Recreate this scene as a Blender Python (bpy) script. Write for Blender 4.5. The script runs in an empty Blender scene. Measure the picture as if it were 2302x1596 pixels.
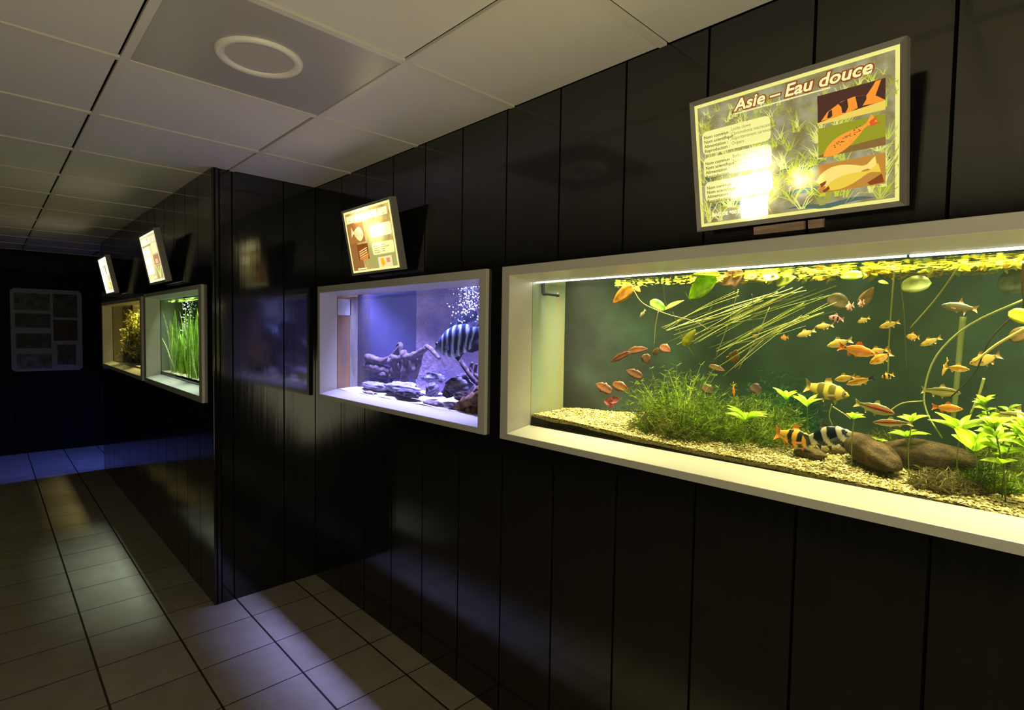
import bpy, math, random
import numpy as np
from mathutils import Vector, Matrix, noise
random.seed(7)
R = random.random
U = random.uniform
SC = bpy.context.scene
COL = SC.collection

# ------------------------------------------------------------------ camera
F_PX, YAW, PITCH, ROLL, CD, CZ = 1217.98, 0.7995, -0.0443, 0.0163, 1.3651, 1.4489
fw = Vector((-math.sin(YAW)*math.cos(PITCH), math.cos(YAW)*math.cos(PITCH), math.sin(PITCH)))
_r = fw.cross(Vector((0, 0, 1))).normalized(); _u = _r.cross(fw)
rt = _r*math.cos(ROLL) + _u*math.sin(ROLL)
up = -_r*math.sin(ROLL) + _u*math.cos(ROLL)
CAM = Vector((0, -CD, CZ))
cd = bpy.data.cameras.new('camera'); cam = bpy.data.objects.new('camera', cd); COL.objects.link(cam)
M = Matrix((rt, up, -fw)).transposed().to_4x4(); M.translation = CAM
cam.matrix_world = M
cd.sensor_width = 36; cd.lens = F_PX/2302*36; cd.clip_start = 0.01; cd.clip_end = 60
SC.camera = cam

# ------------------------------------------------------------------ world, view, light
SC.view_settings.view_transform = 'Standard'; SC.view_settings.look = 'None'
SC.view_settings.gamma = 1; SC.view_settings.use_curve_mapping = False
SC.view_settings.exposure = 0.0
w = bpy.data.worlds.new('world'); SC.world = w; w.use_nodes = True
w.node_tree.nodes['Background'].inputs[0].default_value = (0.9, 0.85, 0.75, 1)
w.node_tree.nodes['Background'].inputs[1].default_value = 0.002
cy = SC.cycles
cy.max_bounces = 10; cy.diffuse_bounces = 4; cy.glossy_bounces = 4; cy.transparent_max_bounces = 24
cy.transmission_bounces = 6; cy.sample_clamp_indirect = 4.0; cy.blur_glossy = 0.5
cy.caustics_reflective = True; cy.caustics_refractive = False

def area(name, loc, aim, sx, sy, power, color, spread=math.pi):
    l = bpy.data.lights.new(name, 'AREA'); l.shape = 'RECTANGLE'; l.size = sx; l.size_y = sy
    l.energy = power; l.color = color; l.spread = spread
    o = bpy.data.objects.new(name, l); COL.objects.link(o); o.location = loc
    d = (Vector(aim)-Vector(loc)).normalized()
    z = -d; x = Vector((1, 0, 0)) if abs(d.x) < 0.9 else Vector((0, 1, 0))
    y = z.cross(x).normalized(); x = y.cross(z)
    m = Matrix((x, y, z)).transposed().to_4x4(); m.translation = loc
    o.matrix_world = m
    return o
# lamps in the lids of the tanks, above the water, and the blue tank round the far corner
area('lamp_large_tank', (-0.40, 0.235, 1.72), (-0.40, 0.23, 1.2), 1.9, 0.16, 24, (1.0, 0.91, 0.48), 1.1)
area('lamp_medium_tank', (-2.26, 0.19, 1.72), (-2.26, 0.185, 1.2), 1.25, 0.06, 20, (0.38, 0.38, 1.0), 0.95)
area('lamp_green_tank', (-3.90, -0.42, 1.72), (-3.90, -0.425, 1.2), 1.2, 0.05, 6.5, (0.80, 1.0, 0.86), 0.9)
area('lamp_yellow_tank', (-5.65, -0.36, 1.72), (-5.65, -0.355, 1.2), 1.6, 0.05, 7, (1.0, 0.86, 0.32), 0.85)
area('lamp_blue_tank', (-6.725, 0.10, 1.70), (-7.15, -0.75, 0.0), 0.05, 0.5, 5.5, (0.10, 0.16, 1.0), 1.5)
# added fill uplight, unseen behind the camera, to brighten the ceiling
area('fill_uplight', (1.0, -1.9, 0.55), (-0.35, -1.25, 2.24), 1.2, 1.2, 24, (1.0, 0.90, 0.58), 2.2)

# ------------------------------------------------------------------ helpers
def ray(px, py):
    return fw + rt*((px-1151)/F_PX) - up*((py-798)/F_PX)
def at(px, py, Y=None, X=None, Z=None):
    d = ray(px, py)
    t = (Y+CD)/d.y if Y is not None else (X/d.x if X is not None else (Z-CZ)/d.z)
    return CAM + d*t
def depth(p): return (p-CAM).dot(fw)
def ppm(p): return F_PX/depth(p)           # pixels per metre at p

def s2l(c): return c/12.92 if c <= .04045 else ((c+.055)/1.055)**2.4
def hx(h):
    h = h.lstrip('#'); return tuple(s2l(int(h[i:i+2], 16)/255) for i in (0, 2, 4))
def lerp(a, b, t): return tuple(x+(y-x)*t for x, y in zip(a, b))

def newmat(name):
    m = bpy.data.materials.new(name); m.use_nodes = True
    nt = m.node_tree; nt.nodes.clear()
    out = nt.nodes.new('ShaderNodeOutputMaterial')
    return m, nt, out
def N(nt, t, **kw):
    n = nt.nodes.new(t)
    for k, v in kw.items():
        if k in n.inputs: n.inputs[k].default_value = v
        else: setattr(n, k, v)
    return n
def lk(nt, a, b): nt.links.new(a, b)
def pmat(name, col, rough=.5, spec=.5, metal=0, bump=None, var=None, coat=0, emis=None):
    """principled; var=(colour2, scale, (stretch xyz)) noise mix; bump=(scale, strength, stretch)"""
    m, nt, out = newmat(name)
    p = N(nt, 'ShaderNodeBsdfPrincipled'); lk(nt, p.outputs[0], out.inputs[0])
    p.inputs['Base Color'].default_value = (*col, 1)
    p.inputs['Roughness'].default_value = rough
    p.inputs['Specular IOR Level'].default_value = spec
    p.inputs['Metallic'].default_value = metal
    p.inputs['Coat Weight'].default_value = coat
    def nz(scale, st):
        tc = N(nt, 'ShaderNodeTexCoord'); mp = N(nt, 'ShaderNodeMapping')
        mp.inputs['Scale'].default_value = st
        lk(nt, tc.outputs['Object'], mp.inputs[0])
        n = N(nt, 'ShaderNodeTexNoise'); n.inputs['Scale'].default_value = scale; n.inputs['Detail'].default_value = 5
        lk(nt, mp.outputs[0], n.inputs[0]); return n
    if var:
        n = nz(var[1], var[2]); cr = N(nt, 'ShaderNodeValToRGB')
        cr.color_ramp.elements[0].position = .35; cr.color_ramp.elements[1].position = .65
        cr.color_ramp.elements[0].color = (*col, 1); cr.color_ramp.elements[1].color = (*var[0], 1)
        lk(nt, n.outputs[0], cr.inputs[0]); lk(nt, cr.outputs[0], p.inputs['Base Color'])
    if bump:
        n = nz(bump[0], bump[2]); b = N(nt, 'ShaderNodeBump'); b.inputs['Strength'].default_value = bump[1]
        b.inputs['Distance'].default_value = .01
        lk(nt, n.outputs[0], b.inputs['Height']); lk(nt, b.outputs[0], p.inputs['Normal'])
    if emis:
        p.inputs['Emission Color'].default_value = (*emis[0], 1); p.inputs['Emission Strength'].default_value = emis[1]
    return m
def colmat(name, rough=.45, trans=0.0, spec=.4, mott=None, bump=None):
    """surface colour carried by the mesh; trans = share of light let through (leaves, fins)"""
    m, nt, out = newmat(name)
    a = N(nt, 'ShaderNodeAttribute', attribute_name='Col')
    p = N(nt, 'ShaderNodeBsdfPrincipled'); p.inputs['Roughness'].default_value = rough
    p.inputs['Specular IOR Level'].default_value = spec
    src = a.outputs[0]
    if mott or bump:
        tc = N(nt, 'ShaderNodeTexCoord')
    if mott:       # mottled surface: noise multiplies the colour
        n = N(nt, 'ShaderNodeTexNoise'); n.inputs['Scale'].default_value = mott[0]; n.inputs['Detail'].default_value = 5; lk(nt, tc.outputs['Object'], n.inputs[0])
        mr = N(nt, 'ShaderNodeMapRange'); lk(nt, n.outputs[0], mr.inputs[0]); mr.inputs[1].default_value = .3; mr.inputs[2].default_value = .7
        mr.inputs[3].default_value = 1-mott[1]; mr.inputs[4].default_value = 1+mott[1]*.5
        vm = N(nt, 'ShaderNodeVectorMath', operation='SCALE'); lk(nt, src, vm.inputs[0]); lk(nt, mr.outputs[0], vm.inputs['Scale']); src = vm.outputs[0]
    if bump:
        n = N(nt, 'ShaderNodeTexNoise'); n.inputs['Scale'].default_value = bump[0]; lk(nt, tc.outputs['Object'], n.inputs[0])
        b = N(nt, 'ShaderNodeBump'); b.inputs['Strength'].default_value = bump[1]; b.inputs['Distance'].default_value = .003; lk(nt, n.outputs[0], b.inputs['Height']); lk(nt, b.outputs[0], p.inputs['Normal'])
    lk(nt, src, p.inputs['Base Color'])
    if trans > 0:
        t = N(nt, 'ShaderNodeBsdfTranslucent'); lk(nt, src, t.inputs[0])
        mx = N(nt, 'ShaderNodeMixShader'); mx.inputs[0].default_value = trans
        lk(nt, p.outputs[0], mx.inputs[1]); lk(nt, t.outputs[0], mx.inputs[2]); lk(nt, mx.outputs[0], out.inputs[0])
    else: lk(nt, p.outputs[0], out.inputs[0])
    return m

def tag(o, label=None, cat=None, group=None, kind=None):
    if label: o['label'] = label
    if cat: o['category'] = cat
    if group: o['group'] = group
    if kind: o['kind'] = kind
    return o
def thing(name, loc, label, cat, group=None, rot=None):
    o = bpy.data.objects.new(name, None); COL.objects.link(o); o.location = loc
    if rot: o.rotation_euler = rot
    o.empty_display_size = .1
    return tag(o, label, cat, group)

class MB:
    def __init__(s): s.v = []; s.f = []; s.mi = []; s.c = []
    def add(s, vs, fs, col=None, mi=0):
        b = len(s.v); s.v += [tuple(x) for x in vs]
        s.f += [tuple(i+b for i in f) for f in fs]; s.mi += [mi]*len(fs)
        if col is None: col = (.5, .5, .5)
        s.c += list(col) if isinstance(col, list) else [col]*len(vs)
        return s
    def box(s, a, b, col=None, mi=0):
        (x0, y0, z0), (x1, y1, z1) = a, b
        vs = [(x, y, z) for x in (x0, x1) for y in (y0, y1) for z in (z0, z1)]
        return s.add(vs, [(0, 1, 3, 2), (4, 6, 7, 5), (0, 4, 5, 1), (2, 3, 7, 6), (0, 2, 6, 4), (1, 5, 7, 3)], col, mi)
    def tube(s, pts, rad, n=8, col=None, mi=0, cap=True, wob=0):
        pts = [Vector(p) for p in pts]; k = len(pts)
        if not hasattr(rad, '__len__'): rad = [rad]*k
        vs = []; ref = Vector((.3, .9, .2))
        for i, p in enumerate(pts):
            t = (pts[min(i+1, k-1)]-pts[max(i-1, 0)]).normalized()
            a = t.cross(ref)
            if a.length < .05: a = t.cross(Vector((1, 0, 0)))
            a.normalize(); b = t.cross(a)
            for j in range(n):
                th = 2*math.pi*j/n; rr = rad[i]*(1+wob*(noise.noise(p*40+Vector((math.cos(th), math.sin(th), 0))*1.3)))
                vs.append(p+(a*math.cos(th)+b*math.sin(th))*rr)
        fs = [(i*n+j, i*n+(j+1) % n, (i+1)*n+(j+1) % n, (i+1)*n+j) for i in range(k-1) for j in range(n)]
        if cap: fs += [tuple(range(n))[::-1], tuple((k-1)*n+j for j in range(n))]
        return s.add(vs, fs, col, mi)
    def ribbon(s, pts, widths, side, col, mi=0):
        vs = []; 
        for p, w_ in zip(pts, widths):
            vs += [p-side*w_/2, p+side*w_/2]
        n = len(pts)
        return s.add(vs, [(2*i, 2*i+1, 2*i+3, 2*i+2) for i in range(n-1)], col, mi)
    def ball(s, c, r, col=None, seg=8, rings=6, mi=0):
        r = r if hasattr(r, '__len__') else (r, r, r); vs = [(c[0], c[1], c[2]+r[2])]
        for i in range(1, rings):
            a = math.pi*i/rings
            vs += [(c[0]+r[0]*math.sin(a)*math.cos(2*math.pi*j/seg), c[1]+r[1]*math.sin(a)*math.sin(2*math.pi*j/seg), c[2]+r[2]*math.cos(a)) for j in range(seg)]
        vs.append((c[0], c[1], c[2]-r[2])); L = len(vs)-1
        fs = [(0, 1+j, 1+(j+1) % seg) for j in range(seg)]
        fs += [(1+i*seg+j, 1+(i+1)*seg+j, 1+(i+1)*seg+(j+1) % seg, 1+i*seg+(j+1) % seg) for i in range(rings-2) for j in range(seg)]
        b = 1+(rings-2)*seg
        fs += [(b+j, L, b+(j+1) % seg) for j in range(seg)]
        return s.add(vs, fs, col, mi)
    def build(s, name, mats, parent=None, smooth=False, label=None, cat=None, group=None, kind=None, local=False, bevel=0):
        me = bpy.data.meshes.new(name)
        vs = np.array(s.v, dtype=float).reshape(-1, 3)
        loc = Vector((0, 0, 0))
        if parent is None:
            loc = Vector(((vs[:, 0].min()+vs[:, 0].max())/2, (vs[:, 1].min()+vs[:, 1].max())/2, vs[:, 2].min()))
            vs = vs-np.array(loc)
        elif not local:
            q = parent
            off = Vector((0, 0, 0))
            while q is not None: off += q.location; q = q.parent
            vs = vs-np.array(off)
        me.from_pydata(vs.tolist(), [], s.f)
        for m in (mats if isinstance(mats, (list, tuple)) else [mats]): me.materials.append(m)
        me.polygons.foreach_set('material_index', s.mi)
        if smooth: me.polygons.foreach_set('use_smooth', [True]*len(s.f))
        a = me.color_attributes.new('Col', 'FLOAT_COLOR', 'POINT')
        a.data.foreach_set('color', np.hstack([np.array(s.c, dtype=float).reshape(-1, 3), np.ones((len(s.v), 1))]).ravel())
        me.update()
        o = bpy.data.objects.new(name, me); COL.objects.link(o); o.location = loc
        if parent is not None: o.parent = parent
        if bevel:
            bv = o.modifiers.new('bevel', 'BEVEL'); bv.width = bevel; bv.segments = 2; bv.limit_method = 'ANGLE'
        return tag(o, label, cat, group, kind)

def minus(rects, hole):
    out = []
    hx0, hx1, hz0, hz1 = hole
    for (a, b, c, d) in rects:
        if hx1 <= a or hx0 >= b or hz1 <= c or hz0 >= d: out.append((a, b, c, d)); continue
        if a < hx0: out.append((a, hx0, c, d))
        if b > hx1: out.append((hx1, b, c, d))
        m0, m1 = max(a, hx0), min(b, hx1)
        if c < hz0: out.append((m0, m1, c, hz0))
        if d > hz1: out.append((m0, m1, hz1, d))
    return out

# ------------------------------------------------------------------ measures
H = 2.243
XC, YB, XE = -3.034, -0.537, -6.684        # inner corner, face of the projecting block, its far corner
XEND, YLEFT, XNEAR = -8.05, -2.9, 2.2
TANKS = {   # outer x0,x1,z0,z1 ; inner x0,x1,z0,z1 ; wall plane
    'big':    ((-1.449, 0.80, 1.053, 1.681), (-1.409, 0.76, 1.076, 1.648), 0.0),
    'medium': ((-2.977, -1.534, 1.052, 1.681), (-2.947, -1.575, 1.076, 1.645), 0.0),
    'green':  ((-4.625, -3.182, 1.040, 1.668), (-4.570, -3.236, 1.074, 1.644), YB),
    'yellow': ((-6.598, -4.714, 1.040, 1.656), (-6.545, -4.765, 1.070, 1.628), YB),
}

# ------------------------------------------------------------------ shell materials
def wall_mat():
    m, nt, out = newmat('black_gloss_board')
    p = N(nt, 'ShaderNodeBsdfPrincipled'); lk(nt, p.outputs[0], out.inputs[0])
    tc = N(nt, 'ShaderNodeTexCoord'); mp = N(nt, 'ShaderNodeMapping'); mp.inputs['Scale'].default_value = (1, 1, .03)
    lk(nt, tc.outputs['Object'], mp.inputs[0])
    n = N(nt, 'ShaderNodeTexNoise'); n.inputs['Scale'].default_value = 60; n.inputs['Detail'].default_value = 4
    lk(nt, mp.outputs[0], n.inputs[0])
    cr = N(nt, 'ShaderNodeValToRGB'); cr.color_ramp.elements[0].color = (.0035, .0035, .0038, 1); cr.color_ramp.elements[1].color = (.010, .0095, .009, 1)
    lk(nt, n.outputs[0], cr.inputs[0]); lk(nt, cr.outputs[0], p.inputs['Base Color'])
    mr = N(nt, 'ShaderNodeMapRange'); mr.inputs['To Min'].default_value = .07; mr.inputs['To Max'].default_value = .14
    lk(nt, n.outputs[0], mr.inputs[0]); lk(nt, mr.outputs[0], p.inputs['Roughness'])
    p.inputs['Specular IOR Level'].default_value = .85
    b = N(nt, 'ShaderNodeBump'); b.inputs['Strength'].default_value = .05; b.inputs['Distance'].default_value = .004
    lk(nt, n.outputs[0], b.inputs['Height']); lk(nt, b.outputs[0], p.inputs['Normal'])
    return m
WALL = wall_mat()
MATTE = pmat('matte_black_board', (.006, .006, .0065), .75, .15)
GROOVE = pmat('groove_black', (.002, .002, .002), .8, .1)
def floor_mat():
    m, nt, out = newmat('floor_tiles')
    p = N(nt, 'ShaderNodeBsdfPrincipled'); lk(nt, p.outputs[0], out.inputs[0])
    g = N(nt, 'ShaderNodeNewGeometry'); sx = N(nt, 'ShaderNodeSeparateXYZ'); lk(nt, g.outputs['Position'], sx.inputs[0])
    def line(o, off, per, wid):
        a = N(nt, 'ShaderNodeMath', operation='SUBTRACT'); lk(nt, o, a.inputs[0]); a.inputs[1].default_value = off
        d = N(nt, 'ShaderNodeMath', operation='DIVIDE'); lk(nt, a.outputs[0], d.inputs[0]); d.inputs[1].default_value = per
        fl = N(nt, 'ShaderNodeMath', operation='FLOOR'); lk(nt, d.outputs[0], fl.inputs[0])
        pp = N(nt, 'ShaderNodeMath', operation='PINGPONG'); lk(nt, d.outputs[0], pp.inputs[0]); pp.inputs[1].default_value = .5
        mr = N(nt, 'ShaderNodeMapRange', interpolation_type='SMOOTHSTEP'); lk(nt, pp.outputs[0], mr.inputs[0])
        mr.inputs[1].default_value = wid*.6/per; mr.inputs[2].default_value = wid/per
        return mr.outputs[0], fl.outputs[0]
    lx, ix = line(sx.outputs[0], -2.187, .3055, .0035)
    ly, iy = line(sx.outputs[1], -.1242, .3101, .0050)
    mn = N(nt, 'ShaderNodeMath', operation='MINIMUM'); lk(nt, lx, mn.inputs[0]); lk(nt, ly, mn.inputs[1])
    cx = N(nt, 'ShaderNodeCombineXYZ'); lk(nt, ix, cx.inputs[0]); lk(nt, iy, cx.inputs[1])
    wn = N(nt, 'ShaderNodeTexWhiteNoise'); lk(nt, cx.outputs[0], wn.inputs[0])
    n = N(nt, 'ShaderNodeTexNoise'); n.inputs['Scale'].default_value = 9; n.inputs['Detail'].default_value = 6; lk(nt, g.outputs['Position'], n.inputs[0])
    ad = N(nt, 'ShaderNodeMath', operation='MULTIPLY_ADD'); lk(nt, wn.outputs[0], ad.inputs[0]); ad.inputs[1].default_value = .35; lk(nt, n.outputs[0], ad.inputs[2])
    cr = N(nt, 'ShaderNodeValToRGB'); cr.color_ramp.elements[0].position = .3; cr.color_ramp.elements[1].position = 1.0
    cr.color_ramp.elements[0].color = (*hx('958d7e'), 1); cr.color_ramp.elements[1].color = (*hx('aea698'), 1)
    lk(nt, ad.outputs[0], cr.inputs[0])
    mx = N(nt, 'ShaderNodeMix', data_type='RGBA'); lk(nt, mn.outputs[0], mx.inputs[0])
    mx.inputs[6].default_value = (*hx('2c2826'), 1); lk(nt, cr.outputs[0], mx.inputs[7])
    lk(nt, mx.outputs[2], p.inputs['Base Color'])
    p.inputs['Roughness'].default_value = .42; p.inputs['Specular IOR Level'].default_value = .35
    b = N(nt, 'ShaderNodeBump'); b.inputs['Strength'].default_value = .5; b.inputs['Distance'].default_value = .002
    lk(nt, mn.outputs[0], b.inputs['Height']); lk(nt, b.outputs[0], p.inputs['Normal'])
    return m
FLOOR = floor_mat()
TILE = pmat('ceiling_tile', hx('d8d2c8'), .6, .3, bump=(220, .12, (1, 1, 1)))
TBAR = pmat('ceiling_bar', hx('d6cfc2'), .4, .4)
PANEL = pmat('satin_panel', hx('a9a39c'), .28, .5)
WHITE = pmat('white_lacquer', hx('bab6aa'), .32, .5)
RING = pmat('lamp_ring', hx('e6e0d4'), .4, .4)
DIFF = pmat('lamp_diffuser', hx('b9b0a4'), .5, .4)

# ------------------------------------------------------------------ setting
m = MB(); m.add([(XEND, YLEFT, 0), (XNEAR, YLEFT, 0), (XNEAR, .6, 0), (XEND, .6, 0)], [(0, 1, 2, 3)])
m.add([(XEND, .6, 0), (XE+.2, .6, 0), (XE+.2, 3, 0), (XEND, 3, 0)], [(0, 1, 2, 3)])
m.build('floor', FLOOR, kind='structure')

def boards(name, edges, z0, z1, holes, place, e0=0, e1=0):
    """vertical boards with narrow dark joints, cut round the tank openings; place(u, d, z) -> world (d = depth into wall)"""
    m = MB(); g = .0035
    for a, b in zip(edges[:-1], edges[1:]):
        rs = [(a+g, b-g, z0, z1)]
        for h in holes: rs = minus(rs, h)
        for (p, q, c, d) in rs:
            tl = .0006*math.sin(a*37)
            vs = [place(u, dd+tl*(2*(u-a)/(b-a)-1), z) for u in (p, q) for dd in (0, .012) for z in (c, d)]
            m.add(vs, [(0, 1, 3, 2), (4, 6, 7, 5), (0, 4, 5, 1), (2, 3, 7, 6), (0, 2, 6, 4), (1, 5, 7, 3)], mi=0)
    rs = [(edges[0]-e0, edges[-1]+e1, z0, z1+.03)]
    for h in holes: rs = minus(rs, h)
    for (p, q, c, d) in rs:
        vs = [place(u, dd, z) for u in (p, q) for dd in (.009, .03) for z in (c, d)]
        m.add(vs, [(0, 1, 3, 2), (4, 6, 7, 5), (0, 4, 5, 1), (2, 3, 7, 6), (0, 2, 6, 4), (1, 5, 7, 3)], mi=1)
    return m.build(name, [WALL, GROOVE], kind='structure')
def hole(k):
    o, i, y = TANKS[k]; return (o[0]+.012, o[1]-.012, o[2]+.008, o[3]-.008)
ed = [XC] + sorted(-1.194-.2535*k for k in range(0, 7)) + [-1.194+.2535*k for k in range(1, 14)]
boards('wall_right', ed, 0, H, [hole('big'), hole('medium')], lambda u, d, z: (u, d, z), e0=.04)
boards('wall_return', [YB, -.503, -.443, -.18, 0], 0, H, [], lambda u, d, z: (XC-d, u, z), e0=-.03, e1=.04)
ed2 = [XE]+[XC-.2535*k for k in range(14, 0, -1)]+[XC]
boards('wall_block', ed2, 0, H, [hole('green'), hole('yellow')], lambda u, d, z: (u, YB+d, z))
boards('wall_corner', [YB+.25*k for k in range(0, 13)], 0, H, [], lambda u, d, z: (XE+d, u, z))
boards('wall_end', [YLEFT+.25*k for k in range(0, 24)], 0, H, [], lambda u, d, z: (XEND-d, u, z)).data.materials[0] = MATTE
DARKW = pmat('dark_paint', (.02, .019, .018), .5, .3)
m = MB(); m.box((XEND, YLEFT-.06, 0), (XNEAR, YLEFT, H)); m.build('wall_left', DARKW, kind='structure')
m = MB(); m.box((XNEAR, YLEFT, 0), (XNEAR+.06, .6, H)); m.build('wall_back', DARKW, kind='structure')
m = MB(); m.box((XEND, 3, 0), (XE+.2, 3.06, H)); m.build('wall_passage', DARKW, kind='structure')

# ceiling: lay-in tiles slightly above a white bar grid
cx0, cy0, T = -2.0222, -.4437, .6
panel_x = (cx0, cx0+T); panel_y = (cy0-.6067, cy0)
m = MB()
xs = [cx0+T*k for k in range(-11, 9)]; ys = [cy0-.6067*k for k in range(-6, 6)]
for a in xs:
    for b in ys:
        x0, x1, y0, y1 = a, a+T, b-.6067, b
        x0 = max(x0, XEND); x1 = min(x1, XNEAR); y0 = max(y0, YLEFT); y1 = min(y1, 3)
        if x1 <= x0 or y1 <= y0: continue
        if y1 > 0 and x0 > XE+.25:
            if y0 >= 0: continue
            y1 = .0
        if x0 < XC-.02 and x0 > XE-.3 and y0 > YB+.1: continue
        if abs(a-cx0) < .01 and abs(b-cy0) < .01: continue
        dz = U(-.0012, .0012)
        m.box((x0+.0175, y0+.0115, H+.005+dz), (x1-.0115, y1-.0185 if y1 < 0 else y1, H+.02))
m.box((XEND, YLEFT, H+.022), (XNEAR, 3, H+.05), mi=1)
m.build('ceiling', [TILE, GROOVE], kind='structure')
m = MB()
for b in ys:
    if b > YLEFT and b < -.02: m.box((XEND if b < YB else (XC if b < 0 else XEND), b-.0115, H), (XNEAR, b+.0115, H+.0095))
for a in xs:
    x = a
    if XEND < x < XNEAR:
        m.box((x-.0115, YLEFT, H+.001), (x+.0115, (0 if x > XC else (YB if x > XE else 3)), H+.0095))
m.build('trim_1', TBAR, kind='structure')

# round downlight in its own square panel
t = thing('ceiling_light', (-1.712, -.765, H), 'unlit round white downlight set in a grey square ceiling panel', 'ceiling light')
m = MB(); m.box((panel_x[0]+.012, panel_y[0]+.012, H+.004), (panel_x[1]-.012, panel_y[1]-.012, H+.016)); m.build('panel', PANEL, t, label='smooth grey square panel')
def lathe(prof, c, n=48):
    mb = MB(); vs = []
    for r, z in prof: vs += [(c[0]+r*math.cos(2*math.pi*j/n), c[1]+r*math.sin(2*math.pi*j/n), c[2]+z) for j in range(n)]
    k = len(prof)
    mb.add(vs, [(i*n+j, i*n+(j+1) % n, (i+1)*n+(j+1) % n, (i+1)*n+j) for i in range(k-1) for j in range(n)])
    return mb
lc = (-1.712, -.765, H+.004)
lathe([(.120, 0), (.119, -.006), (.113, -.010), (.096, -.008), (.092, -.002), (.092, 0)], lc).build('ring', RING, t, smooth=True, label='white round rim')
lathe([(.092, -.003), (.05, -.0032), (.0005, -.0034)], lc).build('diffuser', DIFF, t, smooth=True)

# ------------------------------------------------------------------ end wall: photo board and hung cloth
bt = at(20, 650, X=XEND+.02); 
t = thing('photo_board', (XEND+.01, -.86, .92), 'large pale board of dim photos hanging on the dark end wall', 'poster')
BOARD = pmat('board_grey', hx('8d9098'), .6, .3)
Y0, Y1, Z0, Z1 = -1.168, -.555, .915, 1.83
m = MB()
cc = .03
out_ = [(Y0+cc, Z0), (Y1-cc, Z0), (Y1, Z0+cc), (Y1, Z1-cc), (Y1-cc, Z1), (Y0+cc, Z1), (Y0, Z1-cc), (Y0, Z0+cc)]
n8 = len(out_)
vs = [(XEND+.002, y, z) for y, z in out_]+[(XEND+.018, y, z) for y, z in out_]
m.add(vs, [tuple(range(8))[::-1], tuple(range(8, 16))]+[(i, (i+1) % 8, 8+(i+1) % 8, 8+i) for i in range(8)])
m.build('board', BOARD, t)
def bp(u, v): return (Y0+(Y1-Y0)*u, Z1-(Z1-Z0)*v)
PH = [pmat('dim_photo_%d' % i, hx(c), .5, .3, var=(hx(d), s, (1, 1, 1))) for i, (c, d, s) in enumerate([('23282a', '59605c', 14), ('16181c', '3f4246', 9), ('101216', '45484e', 8), ('2a2d33', '6a6d70', 12), ('202325', '4d4f50', 10), ('2b1512', '3a1d18', 6), ('1b1e2e', '3f4255', 22)])]
for i, (u0, v0, u1, v1) in enumerate([(.05, .055, .54, .26), (.06, .30, .54, .47), (.065, .54, .545, .72), (.07, .79, .55, .97), (.58, .05, .93, .34), (.58, .37, .93, .63), (.63, .68, .90, .93)]):
    y0, z1 = bp(u0, v0); y1, z0 = bp(u1, v1)
    m = MB(); m.box((XEND+.017, y0, z0), (XEND+.020, y1, z1)); m.build('photo', PH[i], t)
# cloth swag along the ceiling
CLOTH = pmat('dark_cloth', hx('2c2c33'), .8, .2, bump=(30, .6, (1, 1, 1)))
m = MB(); nx, nz_ = 60, 8; vs = []
for i in range(nx+1):
    y = -2.4+2.35*i/nx
    for j in range(nz_+1):
        v = j/nz_
        z = H-.01-v*(.20+.045*math.sin(y*5.1)+.02*math.sin(y*13))
        x = XEND+.06+.035*math.sin(y*26+v*2)*v+.05*v*(1-v)*2
        vs.append((x, y, z))
m.add(vs, [(i*(nz_+1)+j, (i+1)*(nz_+1)+j, (i+1)*(nz_+1)+j+1, i*(nz_+1)+j+1) for i in range(nx) for j in range(nz_)])
o = m.build('hanging_cloth', CLOTH, smooth=True, label='dark cloth swag draped along the top of the end wall', cat='cloth')
sm = o.modifiers.new('thick', 'SOLIDIFY'); sm.thickness = .006

# ------------------------------------------------------------------ aquarium shells
def glass_mat():
    m, nt, out = newmat('tank_glass')
    tr = N(nt, 'ShaderNodeBsdfTransparent'); tr.inputs[0].default_value = (.97, .99, .97, 1)
    gl = N(nt, 'ShaderNodeBsdfGlossy'); gl.inputs['Roughness'].default_value = .03
    fr = N(nt, 'ShaderNodeFresnel'); fr.inputs[0].default_value = 1.33
    g = N(nt, 'ShaderNodeNewGeometry'); mx0 = N(nt, 'ShaderNodeMath', operation='MULTIPLY')
    inv = N(nt, 'ShaderNodeMath', operation='SUBTRACT'); inv.inputs[0].default_value = 1; lk(nt, g.outputs['Backfacing'], inv.inputs[1])
    lk(nt, fr.outputs[0], mx0.inputs[0]); lk(nt, inv.outputs[0], mx0.inputs[1])
    mx = N(nt, 'ShaderNodeMixShader'); lk(nt, mx0.outputs[0], mx.inputs[0]); lk(nt, tr.outputs[0], mx.inputs[1]); lk(nt, gl.outputs[0], mx.inputs[2])
    lk(nt, mx.outputs[0], out.inputs[0]); return m
GLASS = glass_mat()
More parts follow.
